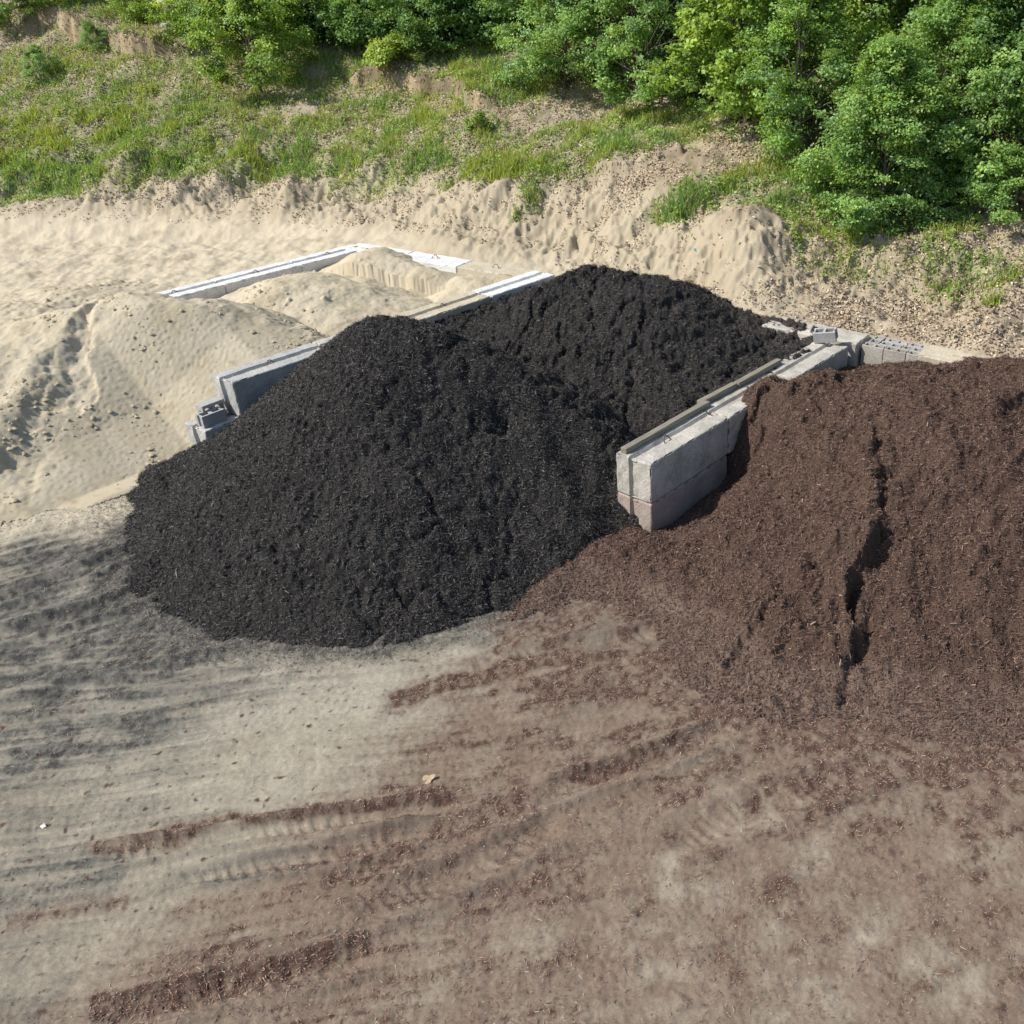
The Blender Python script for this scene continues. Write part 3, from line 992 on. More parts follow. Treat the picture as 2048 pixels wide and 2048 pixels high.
# --- black mulch
def black_c(x, y, h):
    c = np.tile(np.array([.018, .017, .0163]), (len(x), 1))
    c = mix3(c, (.029, .0268, .025), np.clip(.4 + fbm(x, y, .8, 4, 231), 0, 1))
    # older, greyer mulch at the back and on the walls
    s, t = st(x, y)
    c = mix3(c, (.060, .050, .043), sstep(14.0, 15.0, t + .5 * fbm(x, y, .7, 3, 233)) * sstep(-9.5, -8.2, s) * .9)
    return c


BLACKS = [(.070, .066, .063), (.044, .042, .041), (.105, .096, .088), (.080, .075, .071), (.056, .052, .049), (.14, .128, .115), (.074, .070, .069), (.032, .031, .031)]
heap("black_mulch_pile", -10.2, 3.6, 8.2, 19.6, .017, black_h, lambda x, y: ground(x, y, False), black_c, M_black,
     "big black mulch pile with two humps, filling the middle concrete bay", "mulch pile",
     chips=[(4800, .014, .065, .004, .012, BLACKS, .6), (8, .03, .09, .006, .012, [(.26, .22, .16), (.2, .17, .13), (.14, .12, .1)], .4)], seed=21)


# --- brown mulch
CREV = [at(1742, 868, 1.25)[:2], at(1738, 940, 1.1)[:2], at(1752, 1010, .95)[:2], at(1756, 1065, .85)[:2], at(1738, 1130, .7)[:2],
        at(1702, 1175, .6)[:2], at(1700, 1240, .5)[:2], at(1705, 1300, .36)[:2], at(1690, 1355, .22)[:2], at(1678, 1420, .08)[:2]]
def brown_h(x, y):
    s, t = st(x, y)
    ws = s + .2 * fbm(x, y, 1.5, 3, 301)
    wt = t + .2 * fbm(x, y, 1.5, 3, 305)
    h = tps(BROWN_CTRL, ws, wt)
    # the long slump crack: its left bank stands higher than its right
    wob = .18 * fbm(x, y, .6, 2, 311) + .13 * fbm(x, y, .2, 3, 315)
    d, sg, fr = poly_dist(x + wob * .7, y + wob, CREV)
    sd = d * sg
    amp = np.interp(fr, [0, .1, .25, .4, .6, .78, .9, 1], [0, .55, .8, .95, 1.3, 1.5, 1.1, 0]) * (.85 + .35 * perlin(fr * 5, fr * 0, 313))
    bank = .24 * np.exp(-d / .55) * (1 - sstep(-.07, .05, sd))
    trough = -.30 * sstep(-.05, .07, sd) * np.exp(-np.maximum(sd, 0) / .19)
    amp = .68 * amp * np.clip(.75 + .9 * fbm(x, y, .45, 2, 316), .15, 1.3)
    h = h + amp * (bank + trough)
    rough = np.exp(-d / .35) * np.clip(amp, 0, 1) * (sd < .1)
    h = h + rough * (.09 * (.4 - np.abs(fbm(x, y, .17, 3, 317)) * 1.2))
    h = h + (.11 * fbm(x, y, .95, 3, 319) + .05 * fbm(x, y, .32, 3, 318)) * sstep(0, .35, h)
    # smaller terraces
    for i, (pp, a) in enumerate([([(1560, 1120), (1530, 1165), (1470, 1210), (1445, 1250)], .035), ([(1690, 860), (1640, 855), (1600, 870)], .10),
                                 ([(1960, 790), (1930, 850), (1860, 865), (1760, 850)], .08), ([(1460, 1330), (1520, 1290), (1570, 1260)], .07),
                                 ([(2040, 920), (1960, 960), (2020, 990)], .05), ([(1530, 830), (1520, 890), (1480, 900)], .10)]):
        P = [tuple(at(q[0], q[1], .8)[:2]) for q in pp]
        w2 = .3 * fbm(x, y, .5, 3, 320 + i)
        d, sg, fr = poly_dist(x + w2, y + w2, P)
        f = sstep(0, .2, fr) * sstep(0, .2, 1 - fr)
        h = h - 1.4 * a * f * np.exp(-d / .13) * sstep(-.04, .06, d * sg) + 1.0 * a * f * np.exp(-((d - .2) / .25) ** 2) * (sg < 0) + f * np.exp(-d / .3) * .07 * (.4 - np.abs(fbm(x, y, .16, 3, 326 + i)) * 1.2)
    h = .07 * np.logaddexp(0, h / .07) - .05 + np.minimum(0, h + .1)
    body = sstep(.05, .5, h)
    h = h + (clods(x, y, 330, 1.1) + .032 * (.5 - np.abs(perlin(x / .11, y / .11, 337)) * 1.3)) * (.3 + .7 * body)
    d2, a2 = w2_side(x, y)
    lim = np.where(a2 > .02, sstep(-.14, .12, d2), 1.0)
    back = sstep(.02, .3, 14.98 - t) if False else np.where(s < -4.4, sstep(0.0, .15, 14.9 - t), sstep(-.1, .3, 15.5 - t))
    return (h * lim + (1 - lim) * -.3) * back + (1 - back) * .2


def brown_c(x, y, h):
    c = np.tile(np.array([.060, .037, .028]), (len(x), 1))
    c = mix3(c, (.078, .049, .037), np.clip(.4 + fbm(x, y, .9, 4, 341), 0, 1))
    c = mix3(c, (.155, .112, .088), 1 - sstep(.02, .3, h + .1 * fbm(x, y, .5, 3, 343)))
    return c


BROWNS = [(.135, .083, .064), (.115, .069, .053), (.18, .116, .086), (.092, .057, .046), (.15, .099, .076), (.215, .148, .108), (.138, .083, .066), (.066, .041, .033), (.195, .128, .095)]
heap("brown_mulch_pile", -4.2, 9.2, 5.6, 16.6, .018, brown_h, lambda x, y: ground(x, y, False), brown_c, M_brown,
     "broad brown mulch pile split by a dark crack, right of the timber-topped wall", "mulch pile",
     chips=[(4800, .014, .065, .004, .012, BROWNS, .55), (8, .03, .09, .006, .013, [(.42, .33, .24), (.3, .22, .16), (.36, .27, .19)], .35)], seed=31)


# --- sand
def sand_noise(x, y, seed):
    n = .05 * fbm(x, y, .9, 3, seed) + .012 * fbm(x, y, .2, 3, seed + 4)
    lump = np.clip(perlin(x / .16, y / .16, seed + 8) - .52, 0, 1) * .16 * sstep(-.1, .3, fbm(x, y, 1.2, 2, seed + 9))
    return n + lump + .006 * fbm(x, y, .05, 2, seed + 12)


def left_of_w1(x, y, h):
    d1, a1 = w1_side(x, y)
    cap = np.interp(a1, [-4, -1.5, -.6, 0, 1, 3, 8], [.02, .05, .14, .5, .95, 1.17, 1.17]) + .55 * np.maximum(0, -.3 - d1) + .25 * np.maximum(0, -1.2 - d1)
    h = -smax(-h, -cap, 12)
    lim = np.where(a1 > -.62, 1 - sstep(.0, .22, d1), 1 - sstep(.0, .6, d1))
    return h * lim + (1 - lim) * -.4


def sand1_h(x, y):
    wx = x + .25 * fbm(x, y, 1.4, 3, 401)
    wy = y + .25 * fbm(x, y, 1.4, 3, 405)
    s_, t_ = st(x, y)
    bs = .20 + .40 * sstep(-20.5, -17.0, s_)
    h = ridge(wx, wy, (-9.5, 15.9), (-12.2, 14.5), 1.86, 1.62, bs, .3, .46)
    h = smax(h, cone(wx, wy, -9.2, 15.8, 1.98, (.5, .42, .50, .6), .3), 9)
    # a loader's bite: a cut edge with a steep face below it
    sc = [tuple(at(q[0], q[1], 1.6)[:2]) for q in ((-90, 790), (0, 748), (50, 718), (102, 688), (140, 669), (205, 635), (222, 655), (262, 705))]
    d, sg, fr = poly_dist(x + .16 * fbm(x, y, .5, 3, 411), y + .12 * fbm(x, y, .4, 3, 412), sc)
    low = sstep(-.1, .5, -d * sg)
    A = np.interp(fr, [0, .35, .55, .62, .8, 1], [.40, .40, .28, .22, .22, .0])
    h = h - A * low * np.exp(-d / 2.0) + .06 * (1 - low) * np.exp(-d / .3)
    h = h + low * np.exp(-d / 1.3) * .05 * fbm(x, y, .25, 3, 413)
    h = h + .045 * (.4 - np.abs(fbm(x, y, .3, 4, 416))) * sstep(-.2, .35, fbm(x, y, 1.3, 2, 418)) + .03 * fbm(x, y, .45, 3, 419)
    return left_of_w1(x, y, h + sand_noise(x, y, 415))


def sand2_h(x, y):
    wx = x + .2 * fbm(x, y, 1.2, 3, 421)
    wy = y + .2 * fbm(x, y, 1.2, 3, 425)
    h = cone(wx, wy, -7.7, 18.6, 1.55, (.5, .40, .42, .62), .35)
    return left_of_w1(x, y, h + sand_noise(x, y, 431))


def sand3_h(x, y):
    wx = x + .2 * fbm(x, y, 1.2, 3, 441)
    wy = y + .2 * fbm(x, y, 1.2, 3, 445)
    h = ridge(wx, wy, (-6.7, 20.6), (-5.6, 20.2), 1.47, 1.22, .5, .3)
    # vertical bite on the near face
    sc = [(-7.4, 20.2), (-6.4, 19.95), (-5.4, 19.7)]
    d, sg, fr = poly_dist(x + .2 * fbm(x, y, .5, 2, 447), y, sc)
    h = h - .25 * (sg < 0) * np.exp(-d / .8)
    return left_of_w1(x, y, h + sand_noise(x, y, 451))


def sand4_h(x, y):
    h = cone(x + .15 * fbm(x, y, .9, 2, 461), y, -4.45, 19.9, 1.12, (.5, .45, .5, .6), .25)
    return left_of_w1(x, y, h + sand_noise(x, y, 465))


def sand_c(x, y, h):
    c = np.tile(np.array([.49, .43, .32]), (len(x), 1))
    c = mix3(c, (.43, .37, .26), np.clip(.4 + .9 * fbm(x, y, .8, 4, 471), 0, 1))
    c = mix3(c, (.34, .28, .185), np.clip((perlin(x / .16, y / .16, 423) - .52) * 4, 0, .6))
    return c


gs = lambda x, y: ground(x, y, False)
GS = "sand piles in and before the left concrete bay"
heap("sand_pile", -14.6, -5.6, 10.3, 19.4, .025, sand1_h, gs, sand_c, M_sand, "largest sand pile, spilling forward and cut off by the left edge", "sand pile", seed=41, group=GS, clod_n=2600)
heap("sand_pile", -11.0, -4.0, 15.6, 21.6, .025, sand2_h, gs, sand_c, M_sand, "rounded sand pile midway along the left bay, in front of the white side wall", "sand pile", seed=42, group=GS, clod_n=500)
heap("sand_pile", -9.6, -3.4, 17.6, 22.6, .025, sand3_h, gs, sand_c, M_sand, "sand pile with a steep cut near face, against the white back corner", "sand pile", seed=43, group=GS)
heap("sand_pile", -6.2, -2.9, 18.4, 21.4, .025, sand4_h, gs, sand_c, M_sand, "smallest sand pile, low in front of the tan back wall block", "sand pile", seed=44, group=GS)


# ------------------------------------------------------------------ concrete blocks
def block_mesh(name, L, seed, groove=True, W=.6, H=.6, mat=None, chip=1.0, end_groove=True):
    r = np.random.default_rng(seed)
    gw = .075
    hx, hy, hz = L / 2, W / 2, H / 2
    rad = .028

    def axis(h, extra=()):
        n = max(8, int(2 * h / .035))
        a = list(np.linspace(-h + rad, h - rad, n))
        a += [-h, h, -h + rad * .3, h - rad * .3, -h + rad * .65, h - rad * .65]
        a += list(extra)
        a = sorted(a)
        o = [a[0]]
        for v in a[1:]:
            if v - o[-1] > .004:
                o.append(v)
        o[-1] = h
        return np.array(o)
    ge = (-gw, -gw * .55, gw * .55, gw)
    xs, ys, zs = axis(hx), axis(hy, ge), axis(hz)
    P, F = [], []
    n0 = 0

    def face(A, B, mk, flip):
        nonlocal n0
        aa, bb = np.meshgrid(A, B)
        p = mk(aa.ravel(), bb.ravel())
        f = grid_faces(len(B), len(A))
        if flip:
            f = f[:, ::-1]
        P.append(p)
        F.append(f + n0)
        n0 += len(p)
    c = lambda a, v: np.full_like(a, v)
    face(xs, ys, lambda a, b: np.stack([a, b, c(a, hz)], -1), False)
    face(xs, ys, lambda a, b: np.stack([a, b, c(a, -hz)], -1), True)
    face(xs, zs, lambda a, b: np.stack([a, c(a, -hy), b], -1), False)
    face(xs, zs, lambda a, b: np.stack([a, c(a, hy), b], -1), True)
    face(ys, zs, lambda a, b: np.stack([c(a, hx), a, b], -1), False)
    face(ys, zs, lambda a, b: np.stack([c(a, -hx), a, b], -1), True)
    P = np.concatenate(P)
    F = np.concatenate(F)
    half = np.array([hx, hy, hz])
    q = np.clip(P, -half + rad, half - rad)
    d = P - q
    nrm = np.linalg.norm(d, axis=1)[:, None]
    dn = d / np.maximum(nrm, 1e-6)
    P2 = q + dn * rad
    # chipped arrises
    edge = (np.abs(d) > rad * .5).sum(1) >= 2
    nz = perlin(P[:, 0] * 9 + P[:, 2] * 5, P[:, 1] * 9 - P[:, 2] * 7, seed)
    ch = np.clip(nz - .12, 0, 1) * .09 * chip
    P2 = P2 - dn * (ch * edge)[:, None]
    if groove:
        prof = np.clip((gw - np.abs(P[:, 1])) / (gw * .45), 0, 1) * .045
        top = (P[:, 2] > hz - rad * .5)
        P2[:, 2] -= prof * top
        if end_groove:
            for sgn in (-1, 1):
                e = (P[:, 0] * sgn > hx - rad * .5)
                P2[:, 0] -= sgn * prof * e
    b = .009 * perlin(P[:, 0] * 5 + P[:, 2] * 3, P[:, 1] * 5 + P[:, 2] * 4, seed + 3) + .003 * perlin(P[:, 0] * 22 + P[:, 2] * 13, P[:, 1] * 22 - P[:, 2] * 17, seed + 4)
    P2 = P2 + dn * b[:, None]
    me = bpy.data.meshes.new(name)
    me.from_pydata(P2.tolist(), [], F.tolist())
    import bmesh
    bm = bmesh.new()
    bm.from_mesh(me)
    bmesh.ops.remove_doubles(bm, verts=bm.verts, dist=.0015)
    bmesh.ops.recalc_face_normals(bm, faces=bm.faces)
    bm.to_mesh(me)
    bm.free()
    me.materials.append(mat or M_conc)
    for p in me.polygons:
        p.use_smooth = False
    return me


def tube(pts, rads, n=8):
    """a tapered tube along points"""
    pts = [np.array(p, float) for p in pts]
    V, F = [], []
    for i, p in enumerate(pts):
        d = pts[min(i + 1, len(pts) - 1)] - pts[max(i - 1, 0)]
        d /= np.linalg.norm(d) + 1e-9
        a = np.cross(d, [0, 0, 1.0] if abs(d[2]) < .9 else [1.0, 0, 0])
        a /= np.linalg.norm(a)
        b = np.cross(d, a)
        for k in range(n):
            w = 2 * math.pi * k / n
            V.append(p + (a * math.cos(w) + b * math.sin(w)) * rads[i])
    for i in range(len(pts) - 1):
        for k in range(n):
            F.append([i * n + k, i * n + (k + 1) % n, (i + 1) * n + (k + 1) % n, (i + 1) * n + k])
    return np.array(V), np.array(F)


_lv, _lf = tube([(-.085, 0, -.05), (-.07, 0, .03), (-.02, 0, .085), (.02, 0, .085), (.07, 0, .03), (.085, 0, -.05)], [.009] * 6, 8)
loop_me = bpy.data.meshes.new("lifting_loop")
loop_me.from_pydata(_lv.tolist(), [], _lf.tolist())
loop_me.materials.append(M_steel)


def block(centre, ang, L, label, seed, mat, top=1.2, groove=True, loop=True, group=None, chip=1.0, tilt=0.0, end_groove=True, loop_at=0.0):
    me = block_mesh("block_body", L, seed, groove, mat=mat, chip=chip, end_groove=end_groove)
    o = thing("concrete_block", (centre[0], centre[1], top - .6), label, "concrete block", group, (0, tilt, ang))
    b = child("block_body", me, o)
    b.location = (0, 0, .3)
    if loop:
        l = child("lifting_loop", loop_me, o)
        l.location = (loop_at, 0, .58 - (.045 if groove else 0) + .02)
        l.rotation_euler = (R(-25), 0, R(8))
    return o


A_side = math.atan2(W2_D[1], W2_D[0])
G2 = "concrete blocks of the wall between black and brown mulch"
for i, (t0, lab) in enumerate([(9.03, "upper end block under the nearest timber, scuffed grey concrete with a grooved end"),
                               (10.87, "grooved block under the middle timbers, brown mulch spilling over it"),
                               (12.72, "rear block of the timber-topped wall, below the lone tipped cinder block")]):
    c = w2_at(0, .92 + 1.85 * i)
    block(c, A_side, 1.83, lab, 500 + i, M_conc, group=G2, chip=1.6, loop_at=-.15 if i == 0 else 0.1, loop=i < 2)
c = w2_at(0, .92)
block(c, A_side, 1.83, "lower end block with a reddish rub, half buried in brown mulch", 510, M_conc_pink, top=.595, group=G2, loop=False)

# wall between sand and black mulch
G1 = "concrete blocks of the wall between sand and black mulch"
a1 = math.atan2(W1_D[1], W1_D[0])
for i, (lab, mt) in enumerate([("upper end block with a blue-grey shaded side, above two cinder blocks", M_conc_grey),
                               ("second block of the sand-side wall, most of it behind the front black hump", M_conc),
                               ("dusty tan block of the sand-side wall beside the middle sand pile", M_conc_tan),
                               ("white-topped block at the far end of the sand-side wall, black mulch leaning on it", M_white)]):
    c = W1_A + W1_D * (.93 + i * 1.855) + W1_N * .3
    block(c, a1, 1.84, lab, 520 + i, mt, group=G1, loop=i < 3, loop_at=-.05)
c = W1_A + W1_D * (-.62 + .93) + W1_N * .3
block(c, a1, 1.84, "lower end block with broken edges, jutting out below two cinder blocks", 530, M_conc_grey, top=.598, group=G1, loop=False, chip=2.2)

# white side wall of the sand bay
G0 = "pale concrete blocks round the sand bay"
d0 = np.array([.588, .809])
c0 = np.array([-8.02, 21.47])
for i, lab in enumerate(["white block at the back end of the sand bay's side wall", "white block midway along the sand bay's side wall",
                         "nearest white block of the side wall, its foot in the largest sand pile"]):
    c = c0 - d0 * (1.80 * i)
    block(c, math.atan2(d0[1], d0[0]), 1.79, lab, 540 + i, M_white, group=G0, chip=.7)
db = np.array([.888, -.459])
nb = np.array([-.459, -.888])
p0 = np.array([-7.62, 22.5]) + nb * .3
for i, (lab, mt) in enumerate([("white back wall block at the corner, behind the cut sand pile", M_white), ("white back wall block between the corner block and the tan one", M_white),
                               ("sandy tan back wall block at the end of the sand bay", M_conc_tan)]):
    c = p0 + db * (.84 + .02 + 1.67 * i)
    block(c, math.atan2(db[1], db[0]), 1.66, lab, 550 + i, mt, top=1.197, group=G0, chip=.7, groove=i == 0, end_groove=False)

# back wall behind the mulch
GB = "concrete blocks of the back wall behind the mulch"
ab = -YAW
for i, (s0, s1, lab, tp) in enumerate([(-9.56, -7.72, "back wall block nearly swallowed by grey-brown mulch", 1.06),
                                       (-7.70, -5.84, "back wall block beside the lone cinder block, mulch strewn on its top", 1.2),
                                       (-4.80, -2.97, "back wall block past the rows of cinder blocks, tan and half hidden by brown mulch", 1.17)]):
    c = xy((s0 + s1) / 2, 15.06 if i < 2 else 15.2)
    block(c, ab, s1 - s0, lab, 560 + i, M_conc if i < 2 else M_conc_tan, top=tp, groove=False, loop=False, group=GB)


# ------------------------------------------------------------------ cinder blocks
def cinder_mesh():
    """hollow block 390 x 190 x 190 with two cores and notched ends"""
    xs = [-.195, -.172, -.155, -.022, .022, .155, .172, .195]
    ys = [-.095, -.060, -.032, .032, .060, .095]
    nx, ny = len(xs) - 1, len(ys) - 1
    occ = np.ones((nx, ny), bool)
    occ[2, 1:4] = False
    occ[4, 1:4] = False
    occ[0, 2] = False
    occ[6, 2] = False
    V, F = [], []
    idx = {}

    def v(x, y, z):
        k = (x, y, z)
        if k not in idx:
            idx[k] = len(V)
            V.append(k)
        return idx[k]
    z0, z1 = 0.0, .19
    for i in range(nx):
        for j in range(ny):
            if not occ[i, j]:
                continue
            a, b, c, d = xs[i], xs[i + 1], ys[j], ys[j + 1]
            F.append([v(a, c, z1), v(b, c, z1), v(b, d, z1), v(a, d, z1)])
            F.append([v(a, d, z0), v(b, d, z0), v(b, c, z0), v(a, c, z0)])
            if i == 0 or not occ[i - 1, j]:
                F.append([v(a, d, z0), v(a, c, z0), v(a, c, z1), v(a, d, z1)])
            if i == nx - 1 or not occ[i + 1, j]:
                F.append([v(b, c, z0), v(b, d, z0), v(b, d, z1), v(b, c, z1)])
            if j == 0 or not occ[i, j - 1]:
                F.append([v(a, c, z0), v(b, c, z0), v(b, c, z1), v(a, c, z1)])
            if j == ny - 1 or not occ[i, j + 1]:
                F.append([v(b, d, z0), v(a, d, z0), v(a, d, z1), v(b, d, z1)])
    me = bpy.data.meshes.new("cinder_block")
    me.from_pydata(V, [], F)
    import bmesh
    bm = bmesh.new()
    bm.from_mesh(me)
    bmesh.ops.dissolve_limit(bm, angle_limit=.01, verts=bm.verts, edges=bm.edges)
    bm.to_mesh(me)
    bm.free()
    return me


cinder_me = cinder_mesh()
cinder_me.materials.append(M_cinder)
cinder_me2 = cinder_me.copy()
cinder_me2.materials.clear()
cinder_me2.materials.append(M_cinder_tan)


def cinder(loc, rot, label, group, me=cinder_me):
    o = bpy.data.objects.new("cinder_block", me)
    o.location = loc
    o.rotation_euler = rot
    COL.objects.link(o)
    bv = o.modifiers.new("worn_edges", 'BEVEL')
    bv.width = .005
    bv.segments = 2
    bv.limit_method = 'ANGLE'
    return tag(o, label, "cinder block", group)


GC = "cinder blocks filling the gap in the back wall"
zt = .96
row = [(-5.6, 14.99, 0, "front row cinder block, nearest the corner of the back wall"), (-5.2, 14.99, 0, "front row cinder block, middle of the three in front"),
       (-4.8, 15.0, 0, "front row cinder block sunk in brown mulch, right of two others"),
       (-5.37, 15.19, 0, "middle row cinder block behind the front row, left of its pair"), (-4.97, 15.19, 0, "middle row cinder block next to the tan back wall block"),
       (-5.33, 15.39, 0, "rear row cinder block beside the leaf litter, left of its pair"), (-4.92, 15.39, 0, "rear row cinder block beside the leaf litter, touching the tan block"),
       (-5.68, 15.30, math.pi / 2, "cinder block turned crosswise at the end of the rear rows")]
for i, (s_, t_, a, lab) in enumerate(row):
    p = xy(s_, t_)
    cinder((p[0], p[1], zt + (.0 if i != 7 else .0)), (0, 0, ab + a + .01 * ((i * 7) % 3 - 1)), lab, GC, cinder_me2 if i in (0, 1, 2) else cinder_me)
p = xy(-5.6, 14.99)
cinder((p[0], p[1], zt - .192), (0, 0, ab + .01), "lower course cinder block in shade beneath the front row", GC, cinder_me2)
p = xy(-5.2, 14.99)
cinder((p[0], p[1], zt - .192), (0, 0, ab), "lower course cinder block peeping out of brown mulch under the front row", GC, cinder_me2)
# the lone block, tipped on the corner
p = xy(-6.3, 14.5)
cinder((p[0], p[1], 1.26), (R(12), R(-10), ab + R(12)), "lone grey cinder block tipped over on the wall corner", None)
# the pair on the jutting lower block
p = W1_A + W1_D * (-.25) + W1_N * .14
_cs = cinder((p[0], p[1], .598 + .142), (R(90), 0, a1 + R(4)), "cinder block lying on its side, cores facing out, beside the sand", "pair of cinder blocks on the jutting block")
_cs.scale = (1, 1.48, 1)      # a wider block of the same make
p = W1_A + W1_D * (-.36) + W1_N * .40
cinder((p[0], p[1], .60), (0, 0, a1 + R(2)), "upright cinder block with cores on top, black mulch against it", "pair of cinder blocks on the jutting block")


# ------------------------------------------------------------------ timbers on the wall
def wood_mat():
    m, nt, b, out = new_mat("weathered_wood")
    N = nt.nodes.new
    L = nt.links.new
    tc = N("ShaderNodeTexCoord")
    mp = N("ShaderNodeMapping")
    mp.inputs["Scale"].default_value = (1.2, 28, 28)
    L(tc.outputs["Object"], mp.inputs[0])
    n = N("ShaderNodeTexNoise")
    n.inputs["Scale"].default_value = 2
    n.inputs["Detail"].default_value = 6
    L(mp.outputs[0], n.inputs["Vector"])
    r_ = N("ShaderNodeValToRGB")
    r_.color_ramp.elements[0].position = .3
    r_.color_ramp.elements[0].color = (.13, .115, .085, 1)
    r_.color_ramp.elements[1].position = .7
    r_.color_ramp.elements[1].color = (.30, .275, .22, 1)
    L(n.outputs[0], r_.inputs[0])
    L(r_.outputs[0], b.inputs["Base Color"])
    b.inputs["Roughness"].default_value = .85
    bp = N("ShaderNodeBump")
    bp.inputs["Strength"].default_value = .6
    bp.inputs["Distance"].default_value = .006
    L(n.outputs[0], bp.inputs["Height"])
    L(bp.outputs[0], b.inputs["Normal"])
    return m


M_wood = wood_mat()


def timber(p, q, z, label, w=.10, h=.09):
    p, q = np.array(p), np.array(q)
    L = np.linalg.norm(q - p)
    xs = np.linspace(-L / 2, L / 2, 24)
    V, F = [], []
    for i, x_ in enumerate(xs):
        sag = .006 * math.sin(3 * x_) + .002 * math.sin(17 * x_)
        for (a, b) in ((-w / 2, 0), (w / 2, 0), (w / 2, h), (-w / 2, h)):
            V.append((x_, a + sag, b))
        if i:
            k = 4 * i
            for e in range(4):
                F.append([k - 4 + e, k - 4 + (e + 1) % 4, k + (e + 1) % 4, k + e])
    F.append([3, 2, 1, 0])
    k = 4 * (len(xs) - 1)
    F.append([k, k + 1, k + 2, k + 3])
    me = bpy.data.meshes.new("timber")
    me.from_pydata(V, [], F)
    me.materials.append(M_wood)
    o = bpy.data.objects.new("timber", me)
    COL.objects.link(o)
    m = (p + q) / 2
    o.location = (m[0], m[1], z)
    o.rotation_euler = (0, 0, math.atan2(q[1] - p[1], q[0] - p[0]))
    bv = o.modifiers.new("worn_edges", 'BEVEL')
    bv.width = .008
    bv.segments = 2
    bv.limit_method = 'ANGLE'
    return tag(o, label, "timber", "weathered timbers on the wall")


timber(w2_at(-.185, .04), w2_at(-.19, 2.0), 1.197, "nearest and longest weathered timber on the wall, its sawn end at the wall's front")
timber(w2_at(-.285, 1.92), w2_at(-.25, 2.83), 1.197, "middle weathered timber on the wall, between the long one and the rear one")
timber(w2_at(-.24, 2.85), w2_at(-.225, 4.1), 1.2, "rear weathered timber on the wall, black mulch against its far end")


# ------------------------------------------------------------------ loose chips on the yard, leaf litter, grass
def scatter_xy(n, r, ymin, ymax, umin=-.75, umax=.45):
    y = ymin + (ymax - ymin) * r.random(n)
    x = (umin + (umax - umin) * r.random(n)) * (y + 3.93)
    return x, y


def ground_normals(x, y):
    e = .12
    z0 = ground(x, y, False)
    zx = ground(x + e, y, False)
    zy = ground(x, y + e, False)
    n = np.stack([-(zx - z0) / e, -(zy - z0) / e, np.ones_like(x)], -1)
    return n / np.linalg.norm(n, axis=1)[:, None], z0


def ground_exact(x, y):
    z = ground(x, y)
    m = y < 15
    xn, yn = x[m], y[m]
    if len(xn):
        bk, br, pale, stn = lot_masks(xn, yn)
        lotw = (1 - sstep(12.5, 14.5, yn))
        z[m] += lotw * (lot_relief(xn, yn) + .010 * stn + .012 * br * fbm(xn, yn, .09, 3, 151) + .012 * bk * fbm(xn, yn, .1, 3, 155) + .004 * fbm(xn, yn, .06, 2, 153))
    return z


def yard_chips():
    r = np.random.default_rng(61)
    parts = []
    x, y = scatter_xy(900000, r, 3.4, 13.0)
    bk, br, pale, stn = lot_masks(x, y)
    for m, prob, cols, a, l1 in ((br * (1 - .6 * pale), .5, BROWNS, .015, .06), (bk, .28, BLACKS, .005, .04)):
        rim = .75 * sstep(-.55, .0, black_h(x, y)) ** 2 if m is bk else 0.0
        k = r.random(len(x)) < rim + prob * np.clip(m - .1, 0, 1) ** 2.2 * 1.3 + a * .12
        px_, py_ = x[k], y[k]
        z = ground_exact(px_, py_) + .004
        n = len(px_)
        N = np.tile([0, 0, 1.0], (n, 1))
        v, f = quads(np.stack([px_, py_, z], -1), N, .010 + l1 * .7 * r.random(n) ** 2.6, .0028 + .0048 * r.random(n) ** 1.5, r, .25)
        cc = np.array(cols)[r.integers(0, len(cols), n)] * r.uniform(.9, 2.0, (n, 1))
        pl = r.random(n) < .16
        cc[pl] = np.array([.40, .33, .245]) * r.uniform(.55, 1.15, (pl.sum(), 1))
        parts.append((v, f, np.repeat(cc, 4, 0)))
    V, F, C = join(parts)
    mesh_obj("mulch_chips", V, F, M_chip, C, kind="stuff", label="loose mulch chips trodden over the dusty yard", cat="mulch chips")


yard_chips()


